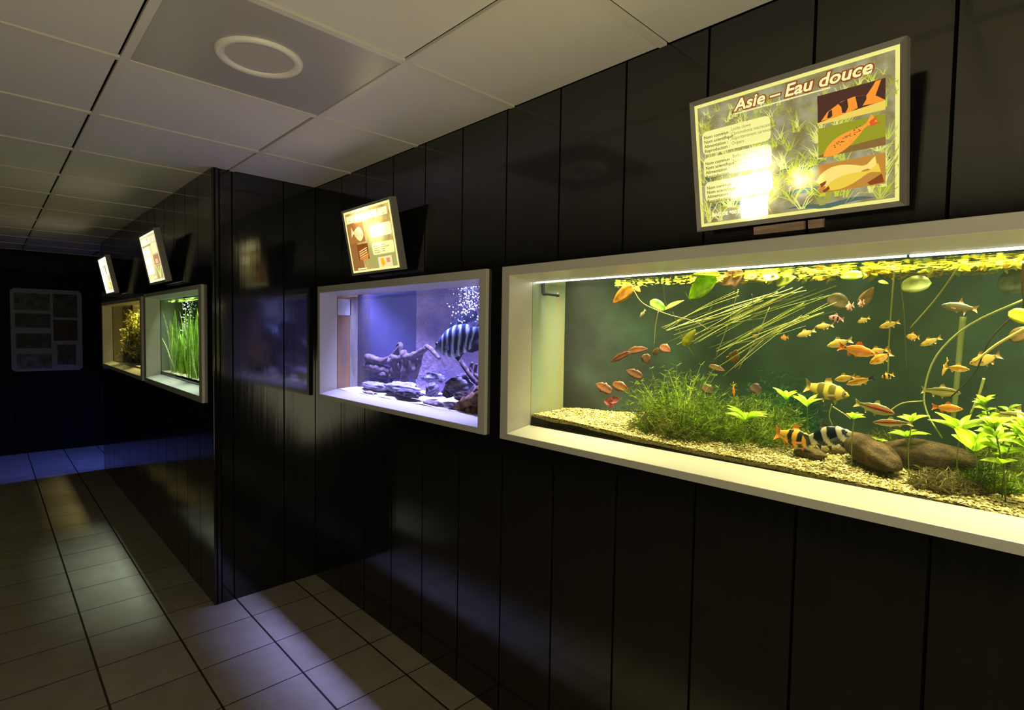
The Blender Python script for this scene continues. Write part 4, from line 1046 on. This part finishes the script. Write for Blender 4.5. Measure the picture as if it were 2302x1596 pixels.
bush('small dark tuft at the right foot of the wide boulder', 2176, 1062, 60, 34, .20, 60, ['5a5a2c', '7a7440', '3f3f20'], 8, th=.0022, dep_=.03)
bush('olive mossy plants filling the back right corner', 2290, 985, 170, 110, .38, 260, ol+['8fae3a', '6f8f2c'], 9, dep_=.12)

bush('stringy olive plants in the dark gap behind the two boulders', 2010, 985, 190, 62, .42, 150, ol+['8fae3a'], 15, dep_=.08)
bush('low green moss at the foot of the right-hand leafy stems', 2235, 1050, 110, 58, .27, 150, gr, 16, dep_=.08)

def rosette(label, px, py, Y, n, lpx, wpx, cols, seed, up_=.55, stem=0, name='leafy_plant', group='bright leafy plants in the largest aquarium', shape='lance', flat=.6):
    rnd = random.Random(seed); c = at(px, py, Y=Y); sc = dep(c)
    g = Vector((c.x, c.y, sandz(c.x, c.y)))
    t = thing(name, g, label, 'water plant', group)
    mb = MB()
    for k in range(n):
        a = 2*math.pi*k/n+rnd.uniform(-.3, .3); e = up_+rnd.uniform(-.25, .35); l = lpx*sc*rnd.uniform(.75, 1.1)
        d = Vector((math.cos(a), math.sin(a)*flat, e)).normalized()
        leafgeo(mb, c, c+d*l, (-d.x*.4, -.6, 1), wpx*sc*rnd.uniform(.8, 1.15), hx(rnd.choice(cols)), shape, .22, .25, 7)
    mb.build('foliage', LEAFM, t, smooth=True)
    q = bez([g+Vector((0, 0, -.004)), (g+c)/2+Vector((rnd.uniform(-.006, .006), 0, 0)), c], 8)
    mb = MB(); mb.tube(q, .0013, 7, hx('8a9c34')); mb.build('stem', STEMM, t, smooth=True)
    return t
br = ['b4d82c', 'a4cc24', 'c4e440', 'aed030']
rosette('bright green rosette in front of the dark moss, next to the vivid orange fish', 1676, 945, .20, 11, 52, 13, br, 1, .35)
rosette('small bright rosette high on the dark moss, tallest of the back row', 1768, 898, .26, 7, 36, 12, br, 2, .8)
rosette('slim bright shoot in front of the olive banded loach', 1815, 914, .24, 6, 40, 12, ['a8cc34', 'b8d83c'], 3, .9)
rosette('little bright rosette between the loaches and the red-striped fish', 1920, 942, .22, 6, 26, 13, br, 4, .7)
rosette('broad-leaved shoot beside the lower red-striped fish', 2050, 948, .24, 5, 34, 13, br, 5, .6)
rosette('flat bright rosette just behind the wide boulder', 2038, 982, .30, 9, 42, 11, br, 6, .3)
rosette('tiny bright sprout between the two boulders', 1976, 994, .24, 5, 18, 10, br, 7, .7)
rosette('bright plant with long arching leaves under the orange fish', 2158, 972, .27, 9, 64, 18, br, 8, .75)
rosette('big upright pale green leaf plant behind the boulder tip', 2192, 1012, .22, 6, 66, 34, ['bede30', 'accc28'], 9, 1.0)
def stemplant(label, pts, Y, n, lpx, wpx, seed, cols=br):
    rnd = random.Random(seed); q = bez([at(*p, Y=Y) for p in pts], 16)
    g = Vector((q[0].x, q[0].y, sandz(q[0].x, q[0].y))); q[0] = g
    t = thing('stem_plant', g, label, 'water plant', 'bright leafy plants in the largest aquarium')
    mb = MB(); mb.tube(q, .0015, 7, hx('6f7f28')); mb.build('stem', STEMM, t, smooth=True); sc = dep(g)
    mb = MB()
    for k in range(n):
        p = q[min(len(q)-1, int(len(q)*(.30+.70*k/(n-1))))]
        for s in range(5 if k > n-3 else 3):
            a = rnd.uniform(0, 6.28); d = Vector((math.cos(a), math.sin(a)*.7, rnd.uniform(.15, .7 if k < n-2 else 1.3))).normalized()
            leafgeo(mb, p, p+d*lpx*sc*rnd.uniform(.6, 1.1), (-d.x*.4, -.6, 1), wpx*sc*rnd.uniform(.7, 1.1), hx(rnd.choice(cols)), 'lance', .2, .25, 6)
    mb.build('foliage', LEAFM, t, smooth=True)
stemplant('tallest leafy stem at the right, topped by one upright leaf', [(2226, 1040), (2222, 980), (2220, 930), (2214, 905)], .26, 8, 28, 13, 1)
stemplant('leafy stem rooted nearest the front glass at the right', [(2262, 1098), (2250, 1030), (2240, 980), (2234, 955)], .17, 5, 46, 19, 2)
stemplant('leafy stem leaning right beside the front-rooted one', [(2256, 1060), (2268, 1010), (2290, 975), (2300, 960)], .20, 6, 36, 16, 3)
stemplant('broad-leaved stem cut by the right edge of the picture', [(2312, 1075), (2312, 1030), (2308, 985)], .18, 6, 46, 20, 4)
stemplant('middle leafy stem just left of the front-rooted one', [(2238, 1050), (2240, 1010), (2246, 985)], .22, 5, 34, 15, 6)
stemplant('bushy leafy stem behind the tall stem at the right', [(2250, 1030), (2262, 960), (2268, 925)], .30, 8, 26, 11, 7, ['98b828', 'b0cc30', '88a824'])
stemplant('low leafy stem deep in the right-hand corner', [(2282, 1040), (2280, 990), (2286, 950)], .34, 7, 32, 13, 5, ['98b828', 'b0cc30', '88a824'])

# outlet elbow in the top left corner
t = thing('outlet_pipe', at(1232, 655, Y=.2), 'dark grey outlet elbow in the upper left corner of the largest aquarium', 'pipe')
PIPE = pmat('pvc_grey', hx('3a4240'), .35, .4)
pa = at(1221, 640, Y=.145); pb = at(1222, 660, Y=.145); pc = at(1254, 663, Y=.16)
mb = MB(); mb.tube(bez([pa+Vector((0, 0, .02)), pa, pb, pb.lerp(pc, .25), pc], 20), .0062, 14); mb.build('elbow', PIPE, t, smooth=True)
mb = MB(); mb.tube([pc-Vector((.006, 0, 0)), pc+Vector((.003, 0, 0))], .0078, 14); mb.build('collar', PIPE, t, smooth=True)

# ------------------------------------------------------------------ blue tank
GB = 'in the blue-violet aquarium'
def sz2(x, y): return 1.098+.07*(y-.085)+.006*noise.noise(Vector((x*6, y*9, 4)))
SAND = pmat('white_sand', hx('d8d2cc'), .8, .2, bump=(300, .6, (1, 1, 1)))
def by2(x): return .215+(x+2.938)/.438*.145 if x < -2.5 else .36+(x+2.5)/.916*.10
m = MB(); nx, ny = 90, 22; vs = []
for i in range(nx+1):
    x = -2.937+1.352*i/nx
    for j in range(ny+1):
        y = .089+(by2(x)-.091)*j/ny; vs.append((x, y, sz2(x, y)))
m.add(vs, [(i*(ny+1)+j, (i+1)*(ny+1)+j, (i+1)*(ny+1)+j+1, i*(ny+1)+j+1) for i in range(nx) for j in range(ny)])
m.build('sand', SAND, smooth=True, label='white sand on the floor of the blue-violet aquarium', cat='sand', kind='stuff')
fish('large dark fish with pale vertical bars in the blue-violet aquarium', (980, 784), (1096, 740), .165, 74, st_cich, CICH, 'cich', 'round', fincol='39405f', group=None, wid=.40, eye='05060a')
WOODM = colmat('driftwood', .8, 0, .2)
def wood(label, limbs, Y, seed, cols=('3a3038', '6a5a60')):
    mb = MB(); c1, c2 = hx(cols[0]), hx(cols[1])
    for pts, rad in limbs:
        ys_ = [p[2] if len(p) > 2 else Y for p in pts]
        q = bez([at(p[0], p[1], Y=y) for p, y in zip(pts, ys_)], 26)
        k = len(q); rr = [ (rad[0]+(rad[1]-rad[0])*i/(k-1))*dep(q[0])*(1+.25*noise.noise(q[i]*30+Vector((seed, 0, 0)))) for i in range(k)]
        s0 = len(mb.v); mb.tube(q, rr, 14, c1, wob=.35)
        for i in range(s0, len(mb.v)): mb.c[i] = lerp(c1, c2, min(1, max(0, .5+1.1*noise.noise(Vector(mb.v[i])*45)+.5*noise.noise(Vector(mb.v[i])*160))))
    return mb.build('driftwood', WOODM, smooth=True, label=label, cat='driftwood', group='driftwood in the blue-violet aquarium')
wood('branching grey driftwood spanning the middle of the blue-violet aquarium', [
    ([(826, 803), (860, 812), (885, 800), (902, 776)], (9, 5)), ([(902, 790), (900, 774), (893, 776)], (6, 4)), ([(824, 822), (850, 828), (880, 835), (905, 822)], (9, 9)),
    ([(880, 812), (905, 805), (930, 800), (960, 782)], (11, 6)), ([(955, 784), (962, 780), (988, 806)], (7, 4)), ([(905, 790), (912, 820), (908, 858)], (9, 11)), ([(925, 800), (932, 830), (930, 850)], (10, 8)),
    ([(948, 792), (942, 820), (936, 846)], (5, 4)), ([(870, 830), (878, 846), (881, 856)], (7, 4)), ([(895, 800), (890, 830), (888, 850)], (13, 12))], .24, 1)
rock('dark round knot of wood under the grey driftwood', at(862, 846, Y=.22), (.03, .025, .022), col=('241c24', '4a3f48'), seed=21, name='wood_knot', cat='driftwood', rough=.2)
wood('dark spiky driftwood standing at the right end of the blue-violet aquarium', [
    ([(1037, 812), (1050, 832), (1066, 850), (1078, 862)], (5, 9)), ([(1078, 850), (1068, 838), (1072, 818)], (6, 3)), ([(1066, 846), (1058, 826), (1062, 815)], (5, 3)), ([(1062, 852), (1082, 848), (1096, 838)], (6, 5)), ([(1076, 866), (1090, 852), (1098, 850)], (8, 5))], .21, 2, ('2a2228', '5c4c54'))
wood('brown gnarled root lying at the front right of the blue-violet aquarium', [
    ([(1030, 918), (1050, 905), (1072, 896), (1100, 880)], (13, 18)), ([(1040, 922), (1065, 922), (1095, 925)], (9, 15)), ([(1062, 900), (1075, 882), (1096, 868)], (11, 12))], .125, 3, ('3a2a22', '8a6a52'))
for i, (px, py, y, d, rz, l, cc) in enumerate([
    (850, 868, .20, (.16, .05, .022), .0, 'long low slate heap below the left of the driftwood', ('4a4458', '8f88a4')),
    (905, 872, .18, (.13, .05, .030), .1, 'broad grey slate slab in the middle of the white sand', ('4f4a5c', '9a94b0')),
    (918, 884, .13, (.11, .03, .022), .0, 'dark slate front edge leaning on the glass side of the slab', ('332e3a', '5f586a')),
    (832, 884, .115, (.065, .02, .012), 0, 'flat tan stone half buried at the left front', ('6b5f52', '8f8470')),
    (975, 850, .27, (.065, .04, .028), .3, 'grey wedge stone behind the white sand patch', ('4a4660', '8a86a6')),
    (972, 876, .19, (.035, .03, .034), .3, 'dark upright stone in the middle of the white sand patch', ('3c3648', '6f6880')),
    (973, 906, .12, (.075, .02, .012), .0, 'flat pinkish stone nearest the front glass', ('7a6a70', 'a890a0')),
    (1008, 882, .19, (.032, .028, .024), .2, 'rounded dark stone left of the right-hand pile', ('332c3c', '675f78')),
    (1034, 868, .20, (.07, .05, .040), .4, 'large grey boulder of the right-hand pile', ('453f54', '8a84a0')),
    (1044, 890, .15, (.055, .03, .022), .5, 'mottled brown stone low in the right-hand pile', ('3c3038', '7a6a70')),
    (1048, 848, .25, (.05, .04, .02), .0, 'dark stone capping the right-hand pile', ('2f2a38', '5a5470')),
    (1018, 912, .115, (.03, .014, .010), .0, 'small grey stone at the foot of the right-hand pile', ('4c4452', '80788a'))]):
    p = at(px, py, Y=y); rock(l, p, d, (0, 0, rz), cc, 30+i, 'slate_stone' if i < 3 else 'stone', 'stones in the blue-violet aquarium', .16, fr=2.2)
BUB = pmat('bubble', (.9, .92, 1), .12, .6)
mb = MB(); rnd = random.Random(5)
for k in range(420):
    px = rnd.gauss(1058, 17); f = rnd.random()**1.3; py = 640+f*88+abs(px-1062)*.1; y = rnd.uniform(.14, .36)
    if px > 1092 or px < 1000: continue
    p = at(px-f*8, py, Y=y)
    if p.x > -1.6: continue
    r = rnd.uniform(.0012, .0040)
    mb.ball(p, (r*1.2, r, r*1.5), None, 6, 4)
mb.build('air_bubbles', BUB, smooth=True, label='burst of white air bubbles above the barred fish', cat='bubbles', kind='stuff')

# ------------------------------------------------------------------ green tank
def tank_floor(x0, x1, y0, y1, z, mat, label, dark=True):
    m = MB(); nx, ny = 50, 10; vs = []
    for i in range(nx+1):
        for j in range(ny+1):
            x = x0+(x1-x0)*i/nx; y = y0+(y1-y0)*j/ny; vs.append((x, y, z+.04*(y-y0)+.004*noise.noise(Vector((x*12, y*12, 0)))))
    m.add(vs, [(i*(ny+1)+j, (i+1)*(ny+1)+j, (i+1)*(ny+1)+j+1, i*(ny+1)+j+1) for i in range(nx) for j in range(ny)])
    m.add([(x0, y0-.0005, 1.055), (x1, y0-.0005, 1.055), (x1, y0-.0005, z-.008), (x0, y0-.0005, z-.008)], [(0, 1, 2, 3)], mi=1)
    m.build('gravel', [mat, SOIL], label=label, cat='gravel', kind='stuff')
PALEG = pmat('pale_gravel', hx('cfc79a'), .8, .2, var=(hx('8f875c'), 120, (1, 1, 1)), bump=(200, .8, (1, 1, 1)))
tank_floor(-4.555, -3.25, YB+.079, YB+.218, 1.122, PALEG, 'strip of pale gravel under the tall green grass plants')
GRASSC = ['a8d040', 'bce050', '8cb830', 'd0ec78', '76a028', 'e4f8b0']
rnd = random.Random(21)
for c in range(12):
    mb = MB(); cx = -4.47+.86*c/11+rnd.uniform(-.03, .03); yy = YB+rnd.uniform(.12, .19)
    for k in range(26):
        b = Vector((cx+rnd.gauss(0, .045), yy+rnd.gauss(0, .025), 1.122)); hh = rnd.uniform(.20, .40) if k % 9 else rnd.uniform(.40, .47)
        dx, dy = rnd.gauss(0, .05), rnd.gauss(-.01, .025); ph = rnd.uniform(0, 6); pts = []
        for i in range(9):
            s = i/8; pts.append(b+Vector((dx*s*s+.012*math.sin(ph+s*5)*s, dy*s, hh*s-(.05*max(0, s-.75)*4*hh))))
        wv = rnd.uniform(.009, .017); a = rnd.uniform(-.9, .9)
        mb.ribbon(pts, [wv*.7, wv*.9, wv, wv, wv, wv*.95, wv*.85, wv*.6, wv*.15], Vector((math.cos(a), math.sin(a), 0)), hx(rnd.choice(GRASSC)))
    mb.build('grass_plant', LEAFM, smooth=True, label='tall ribbon-leaved green grass plant growing in the green aquarium', cat='water plant', group='grass plants in the green aquarium')
mb = MB()
for k in range(110):
    f = rnd.random(); p = Vector((-4.16+rnd.gauss(0, .02+.02*f), YB+.16+rnd.gauss(0, .02), 1.40+.215*f)); mb.ball(p, rnd.uniform(.0025, .006), None, 6, 4)
mb.build('air_bubbles', BUB, smooth=True, label='rising column of white air bubbles over the grass plants', cat='bubbles', kind='stuff')
mb = MB()
for k in range(70):
    c = Vector((rnd.uniform(-4.5, -3.6), YB+rnd.uniform(.10, .20), WL-.004)); a = rnd.uniform(0, 6.28); l = rnd.uniform(.02, .05)
    leafgeo(mb, c, c+Vector((math.cos(a)*l, math.sin(a)*l, -rnd.uniform(0, .012))), (0, -.2, 1), l*.5, hx(rnd.choice(GRASSC)), 'lance', 0, 0, 4)
mb.build('floating_plants', LEAFM, smooth=True, label='scatter of green leaves floating in the grass aquarium', cat='floating plants', kind='stuff')

# ------------------------------------------------------------------ yellow tank
tank_floor(-6.53, -4.78, YB+.069, YB+.218, 1.105, PALEG, 'pale gravel strip in the dim yellow aquarium')
YC = ['d0cc48', 'e4de68', 'a8ac38', 'd8cc50', '8a9030', 'f0ea90']
YL = 'branching yellow-green plant in the dim yellow aquarium'
for c, (cx, hh_) in enumerate([(-6.30, .30), (-6.12, .42), (-5.97, .46), (-5.82, .47), (-5.68, .46), (-5.52, .46)]):
    mb = MB(); yy = YB+rnd.uniform(.13, .19)
    for k in range(18):
        b = Vector((cx+rnd.gauss(0, .05), yy+rnd.gauss(0, .03), 1.11)); h2 = hh_*rnd.uniform(.6, 1.05)
        pts = [b+Vector((rnd.gauss(0, .008)+.03*(s/6)*rnd.gauss(0, 1), rnd.gauss(0, .005), h2*s/6)) for s in range(7)]
        mb.tube(pts, .0025, 5, hx('7a7428'))
        for p in pts[1:]:
            for q in range(3):
                a = rnd.uniform(0, 6.28); d = Vector((math.cos(a), math.sin(a)*.6, rnd.uniform(-.1, 1))).normalized()*rnd.uniform(.03, .065)
                leafgeo(mb, p, p+d, (0, -.6, 1), rnd.uniform(.012, .02), hx(rnd.choice(YC)), 'lance', .2, 0, 4)
    mb.build('branching_plant', LEAFM, smooth=True, label=YL, cat='water plant', group='plants in the dim yellow aquarium')
for c in range(5):
    mb = MB(); cx = -6.42+.2*c; yy = YB+rnd.uniform(.11, .16)
    for k in range(40):
        b = Vector((cx+rnd.gauss(0, .06), yy+rnd.gauss(0, .02), 1.108+rnd.uniform(0, .07))); a = rnd.uniform(0, 6.28)
        d = Vector((math.cos(a), math.sin(a)*.5, rnd.uniform(.2, 1.2))).normalized()*rnd.uniform(.03, .07)
        leafgeo(mb, b, b+d, (0, -.7, 1), rnd.uniform(.012, .024), hx(rnd.choice(['6b6428', '8f8640', 'c2b878', '4a4a1c'])), 'lance', .2, 0, 4)
    mb.build('low_plant', LEAFM, smooth=True, label='low dull leafy clump at the bottom of the dim yellow aquarium', cat='water plant', group='low clumps in the dim yellow aquarium')
fish('upper of two black fish hanging upright in the dim yellow aquarium', (293, 738), (292, 719), YB+.10, 4.5, st_dark, fins='barb', fincol='0c0e10', group=None, wid=.6)
fish('lower of two black fish hanging upright in the dim yellow aquarium', (307, 762), (306, 741), YB+.10, 4.5, st_dark, fins='barb', fincol='0c0e10', group=None, wid=.6)
